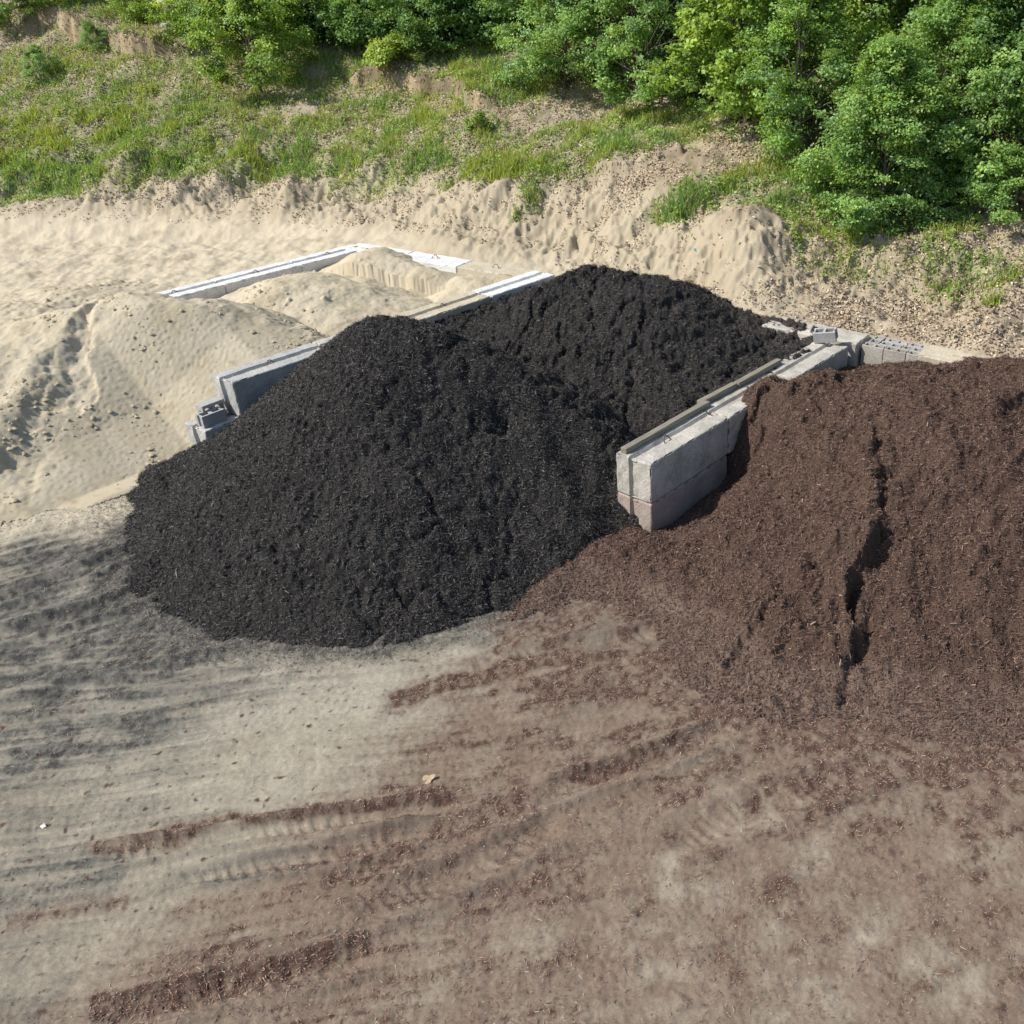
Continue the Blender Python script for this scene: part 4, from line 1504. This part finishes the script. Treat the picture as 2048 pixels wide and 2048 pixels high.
def hill_plants():
    r = np.random.default_rng(71)
    # --- dead leaves
    x, y = scatter_xy(620000, r, 14.2, 37.0)
    s, t, z = hill_info(x, y)
    p = np.zeros_like(x)
    up = behind_walls(x, y)
    lit_r = sstep(1.3, 3.0, x + .6 * fbm(x, y, 1.0, 3, 81))
    lit_u = sstep(2.0, 2.6, z + .35 * fbm(x, y, 1.5, 3, 83))
    bank = sstep(1.0, 1.4, z)
    p = np.clip(lit_r * .62 * np.clip(.75 + .9 * fbm(x, y, .8, 4, 86), .1, 1.3) + lit_u * .5 * np.clip(.6 + 1.4 * fbm(x, y, 1.2, 4, 85), 0, 1.4) + bank * .42 * sstep(-.05, .45, fbm(x, y, .7, 4, 87)), 0, 1) * up
    p = np.where((x < -4) & (y > 24), np.maximum(p, .45 * sstep(1.2, 1.9, z) * sstep(-.2, .4, fbm(x, y, 1.4, 3, 89))), p) * up
    p = p * (1 - .85 * sstep(.0, .3, 0.85 - 0.66 * np.hypot(x - 1.08, (y - 19.4) * .95)))
    k = r.random(len(x)) < p * 1.0
    x1, y1 = x[k], y[k]
    N, zz = ground_normals(x1, y1)
    zz = ground(x1, y1)
    n = len(x1)
    v, f = quads(np.stack([x1, y1, zz + .008 + .02 * r.random(n)], -1), N, .022 + .048 * r.random(n), .014 + .026 * r.random(n), r, .55, .5)
    pal = np.array([(.50, .41, .30), (.42, .33, .23), (.56, .48, .37), (.36, .27, .185), (.46, .37, .26), (.30, .22, .155), (.54, .44, .32)])
    cc = pal[r.integers(0, len(pal), n)] * r.uniform(.7, 1.15, (n, 1))
    mesh_obj("leaf_litter", v, f, M_litter, np.repeat(cc, 4, 0), kind="stuff", label="pale dead oak leaves strewn over the bank and hillside", cat="leaf litter")
    # --- grass blades
    x, y = scatter_xy(900000, r, 14.5, 37.0)
    s, t, z = hill_info(x, y)
    g = grass_mask(x, y) * behind_walls(x, y)
    tex = np.clip(.55 + 1.1 * fbm(x, y, .8, 4, 91), 0, 1)
    back = .25 * sstep(2.6, 3.6, z) * np.clip(.2 + 1.2 * fbm(x, y, 1.5, 4, 93), 0, 1) * behind_walls(x, y)
    dens = np.clip(g * tex, 0, 1)
    k = r.random(len(x)) < np.clip(dens * .95 + back * .6, 0, 1)
    x1, y1 = x[k], y[k]
    n = len(x1)
    zz = ground(x1, y1)
    gl = dens[k]
    h = (.08 + .22 * r.random(n)) * (.55 + .6 * gl)
    w = .006 + .010 * r.random(n)
    a = r.random(n) * 2 * np.pi
    lean = (.15 + .6 * r.random(n)) * h
    b = r.random(n) * 2 * np.pi
    P = np.stack([x1, y1, zz - .01], -1)
    T = np.stack([np.cos(a), np.sin(a), np.zeros(n)], -1) * w[:, None]
    D = np.stack([np.cos(b) * lean, np.sin(b) * lean, h], -1)
    M1 = P + D * np.array([.4, .4, .6])
    V = np.stack([P - T, P + T, M1 + T * .8, M1 - T * .8, P + D + T * .15, P + D - T * .15], 1).reshape(-1, 3)
    i = np.arange(n)[:, None] * 6
    F = np.concatenate([i + [0, 1, 2, 3], i + [3, 2, 4, 5]])
    pal = np.array([(.24, .37, .085), (.29, .42, .09), (.21, .33, .085), (.33, .42, .12), (.25, .36, .11)])
    tone = np.clip(.5 + 1.5 * fbm(x1, y1, 2.0, 3, 97), 0, 1)
    cc = pal[r.integers(0, len(pal), n)] * r.uniform(.75, 1.2, (n, 1))
    cc = cc * lerp(np.array([.8, .9, 1.1]), np.array([1.25, 1.08, .9]), tone[:, None])
    dry = r.random(n) < .08
    cc[dry] = np.array([.36, .31, .17])
    mesh_obj("grass", V, F, M_grass, np.repeat(cc, 6, 0), kind="stuff", label="patchy green grass along the bank and over the hillside", cat="grass")
    # --- low broad-leaved weeds in the same patches
    x, y = scatter_xy(620000, r, 14.5, 37.0)
    s, t, z = hill_info(x, y)
    g = grass_mask(x, y) * behind_walls(x, y)
    clump = sstep(.05, .45, fbm(x, y, .55, 3, 99))
    back = .5 * sstep(2.5, 3.5, z) * sstep(.1, .5, fbm(x, y, 1.0, 3, 98)) * behind_walls(x, y)
    k = r.random(len(x)) < np.clip(g * (.25 + clump) * .8 + back * clump * .7, 0, 1)
    x1, y1 = x[k], y[k]
    n = len(x1)
    zz = ground(x1, y1) + r.random(n) * .22 * (.4 + .6 * clump[k])
    N = np.tile([-.3, -.25, .9], (n, 1))
    v, f = quads(np.stack([x1, y1, zz], -1), N, .035 + .05 * r.random(n), .02 + .03 * r.random(n), r, .5, .2)
    pal = np.array([(.25, .39, .085), (.29, .43, .09), (.22, .34, .085), (.34, .44, .11), (.26, .36, .11)])
    cc = pal[r.integers(0, len(pal), n)] * r.uniform(.7, 1.2, (n, 1))
    mesh_obj("ground_cover", v, f, M_grass, np.repeat(cc, 4, 0), kind="stuff", label="low leafy weeds creeping over the hillside", cat="weeds")


hill_plants()


# ------------------------------------------------------------------ trees and shrubs
def leaf_quads(P, Nn, L, W, r):
    """pointed leaves, two halves folded on the midrib, as quads (base, side, tip, side)"""
    n = len(P)
    N = Nn + r.normal(0, .45, (n, 3))
    N /= np.linalg.norm(N, axis=1)[:, None]
    ref = r.normal(0, 1, (n, 3))
    ref[:, 2] -= .5
    T = ref - (ref * N).sum(1)[:, None] * N
    T /= np.linalg.norm(T, axis=1)[:, None] + 1e-9
    B = np.cross(N, T)
    l, w = L[:, None], W[:, None]
    V = np.stack([P - T * l * .5, P + B * w * .5 + N * w * .18 - T * l * .05, P + T * l * .5 - N * l * .1, P - B * w * .5 + N * w * .18 - T * l * .05], 1)
    return V.reshape(-1, 3), np.arange(4 * n).reshape(-1, 4)


def make_crown(seed, rx, ry, z0, z1, nlobe, nclump, nleaf, leaf=(.06, .10), droop=.25, pal=None, skirt=True):
    """returns (leaf V,F,C), lobes - leaves sit in sprays round lobe shells, with gaps"""
    r = np.random.default_rng(seed)
    h = z1 - z0
    lobes = []
    for i in range(nlobe):
        a = 2.399 * i + r.normal(0, .4)
        f = (i + .5) / nlobe
        zz = z0 + h * (f * .95)
        prof = (math.sin(math.pi * min(1, (.22 if skirt else .1) + .82 * f)) ** .75)
        rr = prof * r.uniform(.35, 1.2)
        lr = r.uniform(.15, .33) * min(rx, ry)
        lobes.append((rx * rr * math.cos(a), ry * rr * math.sin(a), zz, lr))
    cs = []
    for (lx, ly, lz, lr) in lobes:
        for k in range(nclump):
            d = r.normal(0, 1, 3)
            d /= np.linalg.norm(d)
            d[2] = d[2] * .75 + .15
            far = r.random() < .16
            q = np.array([lx, ly, lz]) + d * lr * (r.uniform(1.2, 1.75) if far else r.uniform(.55, 1.15))
            q[2] -= droop * lr * max(0, math.hypot(d[0], d[1]) - .4)
            if q[2] < .06:
                q[2] = .06 + r.random() * .1
            out = q - np.array([0, 0, z0 + h * .4])
            cs.append((q, d, out / (np.linalg.norm(out) + 1e-6), lr * (.55 if far else 1)))
    Ps, Ns, Cs = [], [], []
    pal = np.array(pal)
    for (q, d, o_, lr) in cs:
        m = int(nleaf * r.uniform(.35, 1.4))
        sp = r.uniform(.11, .2) * (lr / .7) ** .4
        off = r.normal(0, 1, (m, 3)) * np.array([sp, sp, sp * .5])
        off[:, 2] -= (off[:, 0] ** 2 + off[:, 1] ** 2) * .9
        Ps.append(q + off)
        nn = np.tile(d * .35 + o_ * .25 + np.array([-.15, -.1, .75]), (m, 1))
        Ns.append(nn)
        base = pal[r.integers(0, len(pal))] * r.uniform(.8, 1.2)
        Cs.append(base[None] * r.uniform(.75, 1.25, (m, 1)))
    P = np.concatenate(Ps)
    N = np.concatenate(Ns)
    C = np.concatenate(Cs)
    n = len(P)
    L = r.uniform(leaf[0], leaf[1], n)
    V, F = leaf_quads(P, N, L, L * r.uniform(.55, .8, n), r)
    return (V, F, np.repeat(C, 4, 0)), lobes


def make_trunk(seed, lobes, z0, rad, multi=1, bark=(.14, .12, .10)):
    r = np.random.default_rng(seed)
    parts = []
    top = max(l[2] for l in lobes) * .85
    stems = []
    for m in range(multi):
        bx, by = (r.normal(0, .12), r.normal(0, .12)) if multi > 1 else (0, 0)
        lx, ly = r.normal(0, .35, 2) * (1.6 if multi > 1 else .5)
        pts, rd = [], []
        for i in range(8):
            f = i / 7
            pts.append((bx + lx * f + r.normal(0, .03), by + ly * f + r.normal(0, .03), -.25 + (top + .25) * f))
            rd.append(rad * (1 - .85 * f) * (1.25 if i == 0 else 1) / math.sqrt(multi))
        V, F = tube(pts, rd, 9)
        parts.append((V, F, np.tile(np.array(bark), (len(V), 1)) * r.uniform(.8, 1.2)))
        stems.append((pts, rd))
    for (lx, ly, lz, lr) in lobes:
        pts0, rd0 = stems[r.integers(0, len(stems))]
        zt_ = max(.15, lz * r.uniform(.45, .75))
        zz = np.array([p[2] for p in pts0])
        b = np.array([np.interp(zt_, zz, [p[k] for p in pts0]) for k in range(3)])
        r0 = max(.008, float(np.interp(zt_, zz, rd0)) * .55)
        e = np.array([lx, ly, lz])
        mid = (b + e) / 2 + r.normal(0, .08, 3) + np.array([0, 0, .12])
        pts = [b, b * .6 + mid * .4 + r.normal(0, .02, 3), mid, mid * .5 + e * .5 + r.normal(0, .04, 3), e]
        V, F = tube(pts, [r0, r0 * .8, r0 * .6, r0 * .4, r0 * .18], 6)
        parts.append((V, F, np.tile(np.array(bark), (len(V), 1)) * r.uniform(.8, 1.3)))
        for k in range(4):
            d = r.normal(0, 1, 3)
            d /= np.linalg.norm(d)
            V, F = tube([e * .75 + mid * .25, e + d * lr * .6, e + d * lr], [r0 * .3, r0 * .2, .004], 5)
            parts.append((V, F, np.tile(np.array(bark), (len(V), 1))))
    return join(parts)


def raw_mesh(name, V, F, C, mat):
    o = mesh_obj(name, V, F, mat, C)
    me = o.data
    bpy.data.objects.remove(o)
    return me


COOL = [(.23, .385, .11), (.20, .34, .10), (.26, .42, .115), (.30, .45, .12), (.22, .37, .14)]
WARM = [(.28, .42, .08), (.24, .375, .07), (.33, .46, .085), (.21, .345, .075)]
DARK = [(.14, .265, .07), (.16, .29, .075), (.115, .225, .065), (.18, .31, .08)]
LIME = [(.34, .46, .08), (.38, .49, .09), (.30, .43, .075)]

KINDS = {}


def kind(name, seed, rx, ry, z0, z1, nl, nc, nleaf, leaf, pal, rad, multi, skirt=True, bark=(.14, .12, .10)):
    cr, lobes = make_crown(seed, rx, ry, z0, z1, nl, nc, nleaf, leaf, .3, pal, skirt)
    tr = make_trunk(seed + 1, lobes, z0, rad, multi, bark)
    KINDS[name] = (raw_mesh("crown", *cr, M_leaf), raw_mesh("trunk", *tr, M_bark))


kind("cool_a", 801, 1.7, 1.6, .25, 4.2, 48, 15, 80, (.055, .09), COOL, .10, 3)
kind("cool_b", 803, 1.9, 1.7, .2, 4.6, 50, 15, 66, (.05, .105), COOL, .10, 3)
kind("warm_a", 805, 1.7, 1.7, .3, 4.4, 44, 14, 60, (.08, .14), WARM, .11, 3)
kind("tall_cool", 807, 2.0, 1.9, .8, 6.8, 44, 14, 80, (.06, .10), COOL, .14, 1, False)
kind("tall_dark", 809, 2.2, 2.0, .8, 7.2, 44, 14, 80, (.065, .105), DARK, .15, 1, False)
kind("tall_warm", 811, 2.0, 2.0, .8, 6.6, 44, 14, 80, (.065, .11), WARM, .14, 1, False)
kind("shrub_warm", 813, 1.25, 1.1, .15, 2.2, 24, 12, 60, (.05, .085), WARM, .06, 4)
kind("shrub_cool", 815, 1.1, 1.0, .12, 1.9, 22, 12, 60, (.05, .08), COOL, .05, 4)
kind("shrub_dark", 821, 1.3, 1.2, .1, 1.7, 26, 12, 60, (.055, .09), DARK, .05, 4)  # dark leaf palette puts the wood's deep shade into the undergrowth's colour
kind("lime", 817, 1.25, .7, .1, .8, 18, 10, 45, (.06, .10), LIME, .04, 4)
kind("tiny", 819, .32, .3, .05, .5, 10, 8, 26, (.04, .065), WARM, .015, 4)


def plant(name, kname, px, py, label, cat, sc=1.0, rz=0.0, group=None, dy=0.0, parts=("crown", "trunk"), sz=1.0, lean=0.0, xyz=None):
    if xyz is None:
        p = on_ground(px, py)
        x_, y_ = p[0], p[1] + dy
        if dy:
            x_ = p[0] * (p[1] + dy) / p[1]
    else:
        x_, y_ = xyz
    z_ = float(ground(np.array([x_]), np.array([y_]))[0])
    o = thing(name, (x_, y_, z_ - .03), label, cat, group, (0, lean, rz))
    o.scale = (sc, sc, sc * sz)
    cr, tr = KINDS[kname]
    child(parts[0], cr, o)
    child(parts[1], tr, o)
    return o


GT = "leafy trees along the foot of the wood"
# the nearest edge of the wood, left to right
plant("shrub", "shrub_warm", 525, 168, "round bush overhanging the bare scarp, shade beneath it", "shrub", 1.2, .4, parts=("foliage", "stems"))
plant("shrub", "shrub_warm", 640, 120, "mid green shrub between the scarp bush and the dark gap", "shrub", 1.15, 2.1, parts=("foliage", "stems"), dy=1.0)
plant("shrub", "lime", 800, 165, "low yellow-green shrub with arching sprays below the dark gap", "shrub", .95, .3, parts=("foliage", "stems"))
plant("shrub", "tiny", 962, 262, "small round weed bush on bare soil below the short scarp", "shrub", .95, .2, parts=("foliage", "stems"))
plant("shrub", "shrub_cool", 455, 95, "bush at the top of the slope, left of the scarp bush", "shrub", 1.1, 1.2, parts=("foliage", "stems"), dy=.6)
plant("shrub", "shrub_warm", 300, 60, "light green bush growing above the long bare scarp", "shrub", .75, 3.1, parts=("foliage", "stems"), dy=.4)
plant("shrub", "shrub_cool", 190, 95, "small bush on the slope under the left end of the scarp", "shrub", .42, 2.1, parts=("foliage", "stems"))
plant("shrub", "shrub_cool", 85, 150, "low bush among dead leaves at the left side of the slope", "shrub", .45, 1.0, parts=("foliage", "stems"))
plant("tree", "cool_a", 1130, 175, "grey-green tree right of the dark gap, leaves down to the grass", "tree", .95, .5, GT)
plant("tree", "cool_b", 1290, 205, "broad grey-green tree left of the brown gap in the wood", "tree", .9, 1.9, GT)
plant("tree", "warm_a", 1500, 250, "bright yellow-green tree right of the brown gap", "tree", .95, 2.6, GT)
plant("tree", "cool_b", 1610, 330, "grey-green tree leaning out above the dead twigs", "tree", .85, 3.9, GT, dy=.5)
plant("tree", "cool_a", 1745, 440, "nearest full tree, its skirt hanging over the leaf-strewn slope", "tree", .88, 5.1, GT)
plant("tree", "cool_a", 1880, 400, "tree behind and right of the nearest one, cut by dark hollows", "tree", .95, 2.2, GT, dy=.7)
plant("shrub", "shrub_cool", 2005, 445, "low bush at the right edge under the dark hollow", "shrub", .75, 2.8, parts=("foliage", "stems"))
plant("tree", "cool_b", 2060, 420, "tree cut off by the right edge, above the low bush", "tree", .95, .9, GT, dy=1.0)

UND = "leafy undergrowth bush under the tall trees, the shade painted into its dark leaves"
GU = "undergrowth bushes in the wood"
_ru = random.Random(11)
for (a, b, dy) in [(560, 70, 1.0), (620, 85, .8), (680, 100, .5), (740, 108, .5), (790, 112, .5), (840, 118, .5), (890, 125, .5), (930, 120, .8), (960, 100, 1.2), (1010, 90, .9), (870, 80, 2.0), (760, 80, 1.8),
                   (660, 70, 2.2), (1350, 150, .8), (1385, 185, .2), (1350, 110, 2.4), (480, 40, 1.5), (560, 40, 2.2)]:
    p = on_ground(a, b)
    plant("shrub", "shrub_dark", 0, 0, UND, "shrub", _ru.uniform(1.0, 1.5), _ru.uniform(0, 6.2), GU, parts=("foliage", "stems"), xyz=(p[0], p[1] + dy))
for (a, b, k, sc, lab) in [(20, 50, "shrub_cool", 1.0, "bush at the top left corner of the hillside, against dark trees"), (120, 40, "shrub_warm", .8, "light bush at the top of the slope between the corner bush and the scarp"),
                           (415, 85, "shrub_warm", 1.1, "yellowish bush on the hilltop left of the tall wood"), (1415, 215, "shrub_cool", .75, "leafy bush filling the foot of the brown gap"),
                           (1080, 165, "shrub_warm", .55, "light green bush at the left foot of the grey-green trees"), (1700, 395, "shrub_cool", .9, "bush low against the left side of the nearest full tree"),
                           (1820, 430, "shrub_cool", .8, "bush low against the right side of the nearest full tree")]:
    plant("shrub", k, a, b, lab, "shrub", sc, _ru.uniform(0, 6.2), parts=("foliage", "stems"))

GW = "trees in the wood behind the front row"
LW = "dark green tree inside the wood, mostly hidden behind the front row"
rw = random.Random(5)
spots = []
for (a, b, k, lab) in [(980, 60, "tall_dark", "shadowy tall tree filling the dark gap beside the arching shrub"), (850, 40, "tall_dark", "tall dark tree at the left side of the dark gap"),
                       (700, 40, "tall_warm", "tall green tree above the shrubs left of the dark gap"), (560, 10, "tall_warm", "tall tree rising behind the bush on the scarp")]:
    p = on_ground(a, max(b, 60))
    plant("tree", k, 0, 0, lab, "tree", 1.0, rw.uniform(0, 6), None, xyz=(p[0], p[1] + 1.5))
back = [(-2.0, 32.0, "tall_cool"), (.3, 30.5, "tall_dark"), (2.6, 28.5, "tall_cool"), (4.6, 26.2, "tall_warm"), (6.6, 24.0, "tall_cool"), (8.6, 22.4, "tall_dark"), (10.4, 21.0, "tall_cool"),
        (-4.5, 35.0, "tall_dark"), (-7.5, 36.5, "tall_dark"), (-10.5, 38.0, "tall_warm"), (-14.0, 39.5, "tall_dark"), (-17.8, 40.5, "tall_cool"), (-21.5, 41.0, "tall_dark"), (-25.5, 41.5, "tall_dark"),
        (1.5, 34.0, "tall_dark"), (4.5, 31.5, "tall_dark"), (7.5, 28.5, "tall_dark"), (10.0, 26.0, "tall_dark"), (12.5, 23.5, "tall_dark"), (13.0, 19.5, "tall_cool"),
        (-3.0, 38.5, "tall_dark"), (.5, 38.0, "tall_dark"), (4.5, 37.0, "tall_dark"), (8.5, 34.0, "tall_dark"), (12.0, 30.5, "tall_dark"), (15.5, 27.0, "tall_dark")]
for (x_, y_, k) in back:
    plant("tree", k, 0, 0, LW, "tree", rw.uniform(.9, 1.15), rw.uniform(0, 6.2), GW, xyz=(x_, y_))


# ------------------------------------------------------------------ dead branches, rock, scraps
def dead_branch(px, py, label, seed, L=1.0, ang=0.0, rise=.15, rad=.012):
    r = np.random.default_rng(seed)
    p = on_ground(px, py)
    parts = []

    def grow(b, d, l, r0, depth):
        pts, rd = [b], [r0]
        for i in range(4):
            d = d + r.normal(0, .14, 3)
            d /= np.linalg.norm(d)
            pts.append(pts[-1] + d * l / 4)
            rd.append(r0 * (1 - .2 * (i + 1)))
        V, F = tube(pts, rd, 6)
        parts.append((V, F, np.zeros((len(V), 3))))
        if depth:
            for k in range(3):
                j = r.integers(1, 5)
                dd = d + r.normal(0, .55, 3)
                dd[2] += .1
                grow(pts[j], dd / np.linalg.norm(dd), l * r.uniform(.4, .65), rd[j] * .7, depth - 1)
    grow(np.zeros(3), np.array([math.cos(ang), math.sin(ang), rise]), L, rad, 2)
    V, F, C = join(parts)
    o = mesh_obj("dead_branch", V + np.array([0, 0, .03]), F, M_twig, None, label=label, cat="branch", group="dead branches on the slope")
    o.location = p
    return o


dead_branch(1500, 262, "grey dead branch poking out under the bright yellow-green tree", 901, 1.3, R(200), .25)
dead_branch(1640, 300, "grey dead branch standing up beside the grey-green leaning tree", 902, 1.2, R(170), .5)
dead_branch(1590, 395, "dead twiggy branch at the foot of the nearest full tree, among weeds", 903, 1.0, R(250), .4)
dead_branch(1805, 415, "pale bare stick lying on dead leaves by the nearest tree's skirt", 904, .9, R(-70), .05, .022)
dead_branch(1990, 330, "tangle of bare grey twigs near the right edge", 905, 1.3, R(250), .6)


def lump(name, px, py, size, mat, label, cat, seed, flat=.6, z=None):
    r = np.random.default_rng(seed)
    import bmesh
    bm = bmesh.new()
    bmesh.ops.create_icosphere(bm, subdivisions=3, radius=1)
    for v in bm.verts:
        c = v.co
        n = float(perlin(np.array([c.x * 1.3 + c.z]), np.array([c.y * 1.3 - c.z * .7]), seed)[0])
        n2 = float(perlin(np.array([c.x * 4 + c.z * 2]), np.array([c.y * 4 - c.z * 3]), seed + 2)[0])
        v.co = c * (1 + .45 * n + .12 * n2)
        v.co.z *= flat
    me = bpy.data.meshes.new(name)
    bm.to_mesh(me)
    bm.free()
    me.materials.append(mat)
    o = bpy.data.objects.new(name, me)
    p = on_ground(px, py) if z is None else at(px, py, z)
    o.location = p
    o.scale = (size,) * 3
    COL.objects.link(o)
    return tag(o, label, cat)


M_rock = concrete_mat("grey_rock", (.28, .28, .28), (.42, .41, .40), (.2, .2, .19), .4)
M_clod = plain_mat("damp_sand_clod", (.26, .20, .13), .95, .1)
lump("rock", 340, 68, .2, M_rock, "grey rock lying on top of the scarp", "rock", 911)
for i, (a, b, z_, s_, lab) in enumerate([(357, 806, .55, .11, "dark damp clod on the sand beside the side-lying cinder block"), (362, 897, .2, .085, "dark damp clod on the sand by the foot of the jutting block"),
                                         (390, 790, .65, .10, "dark clod of grit on the sand above the cinder blocks")]):
    pass


def scrap(px, py, z, label, cat, color, w=.12, h=.08, seed=0, name="plastic_scrap", stand=False):
    """a crumpled bit of sheet"""
    r = np.random.default_rng(seed)
    n = 7
    a, b = np.meshgrid(np.linspace(-.5, .5, n), np.linspace(-.5, .5, n))
    zz = .25 * np.array(perlin(a * 3.1 + seed, b * 3.1, seed)) + .25
    wob = 1 + .25 * perlin(a * 2, b * 2, seed + 1)
    V = np.stack([a * w * wob, b * h * wob, zz * min(w, h)], -1).reshape(-1, 3)
    o = mesh_obj(name, V, grid_faces(n, n), plain_mat(name + "_sheet", color, .6, .4), None, smooth=True, label=label, cat=cat)
    p = on_ground(px, py) if z is None else at(px, py, z)
    o.location = (p[0], p[1], p[2] + .01)
    sd = o.modifiers.new("thickness", 'SOLIDIFY')
    sd.thickness = .004
    o.rotation_euler = (R(20), 0, r.uniform(0, 6))
    return o


scrap(1390, 497, None, "small bright blue plastic scrap on the sandy bank", "plastic scrap", (.10, .45, .62), .13, .08, 921)
scrap(88, 1655, 0.0, "crumpled white scrap lying on the pale dust", "paper scrap", (.62, .62, .58), .05, .035, 925, "paper_scrap")

_sc = scrap(392, 909, .05, "tiny orange plastic scrap at the foot of the jutting block", "plastic scrap", (.75, .16, .06), .09, .07, 931)


def oak_leaf(px, py, label, size=.085, seed=1):
    """a lobed dry leaf with a stalk, curled"""
    ang = np.linspace(-2.7, 2.7, 41)
    rad = (.55 + .45 * np.abs(np.cos(ang * 1.75))) * (.55 + .45 * np.cos(ang * .5))
    pts = np.stack([np.cos(ang) * rad, np.sin(ang) * rad * .75], -1)
    V = [(0, 0, 0)]
    for p in pts:
        V.append((p[0], p[1], .18 * p[1] ** 2 + .12 * max(0, p[0]) ** 2))
    F = [[0, i, i + 1] for i in range(1, len(V) - 1)]
    V = np.array(V) * size
    o = mesh_obj("oak_leaf", V, np.array(F), plain_mat("dry_oak_leaf", (.38, .29, .18), .7, .3), None, label=label, cat="leaf")
    p = at(px, py, 0)
    o.location = (p[0], p[1], float(ground_exact(np.array([p[0]]), np.array([p[1]]))[0]) + .015)
    o.rotation_euler = (R(10), R(-8), R(35))
    return o


oak_leaf(855, 1562, "single dry tan oak leaf on the dusty yard")
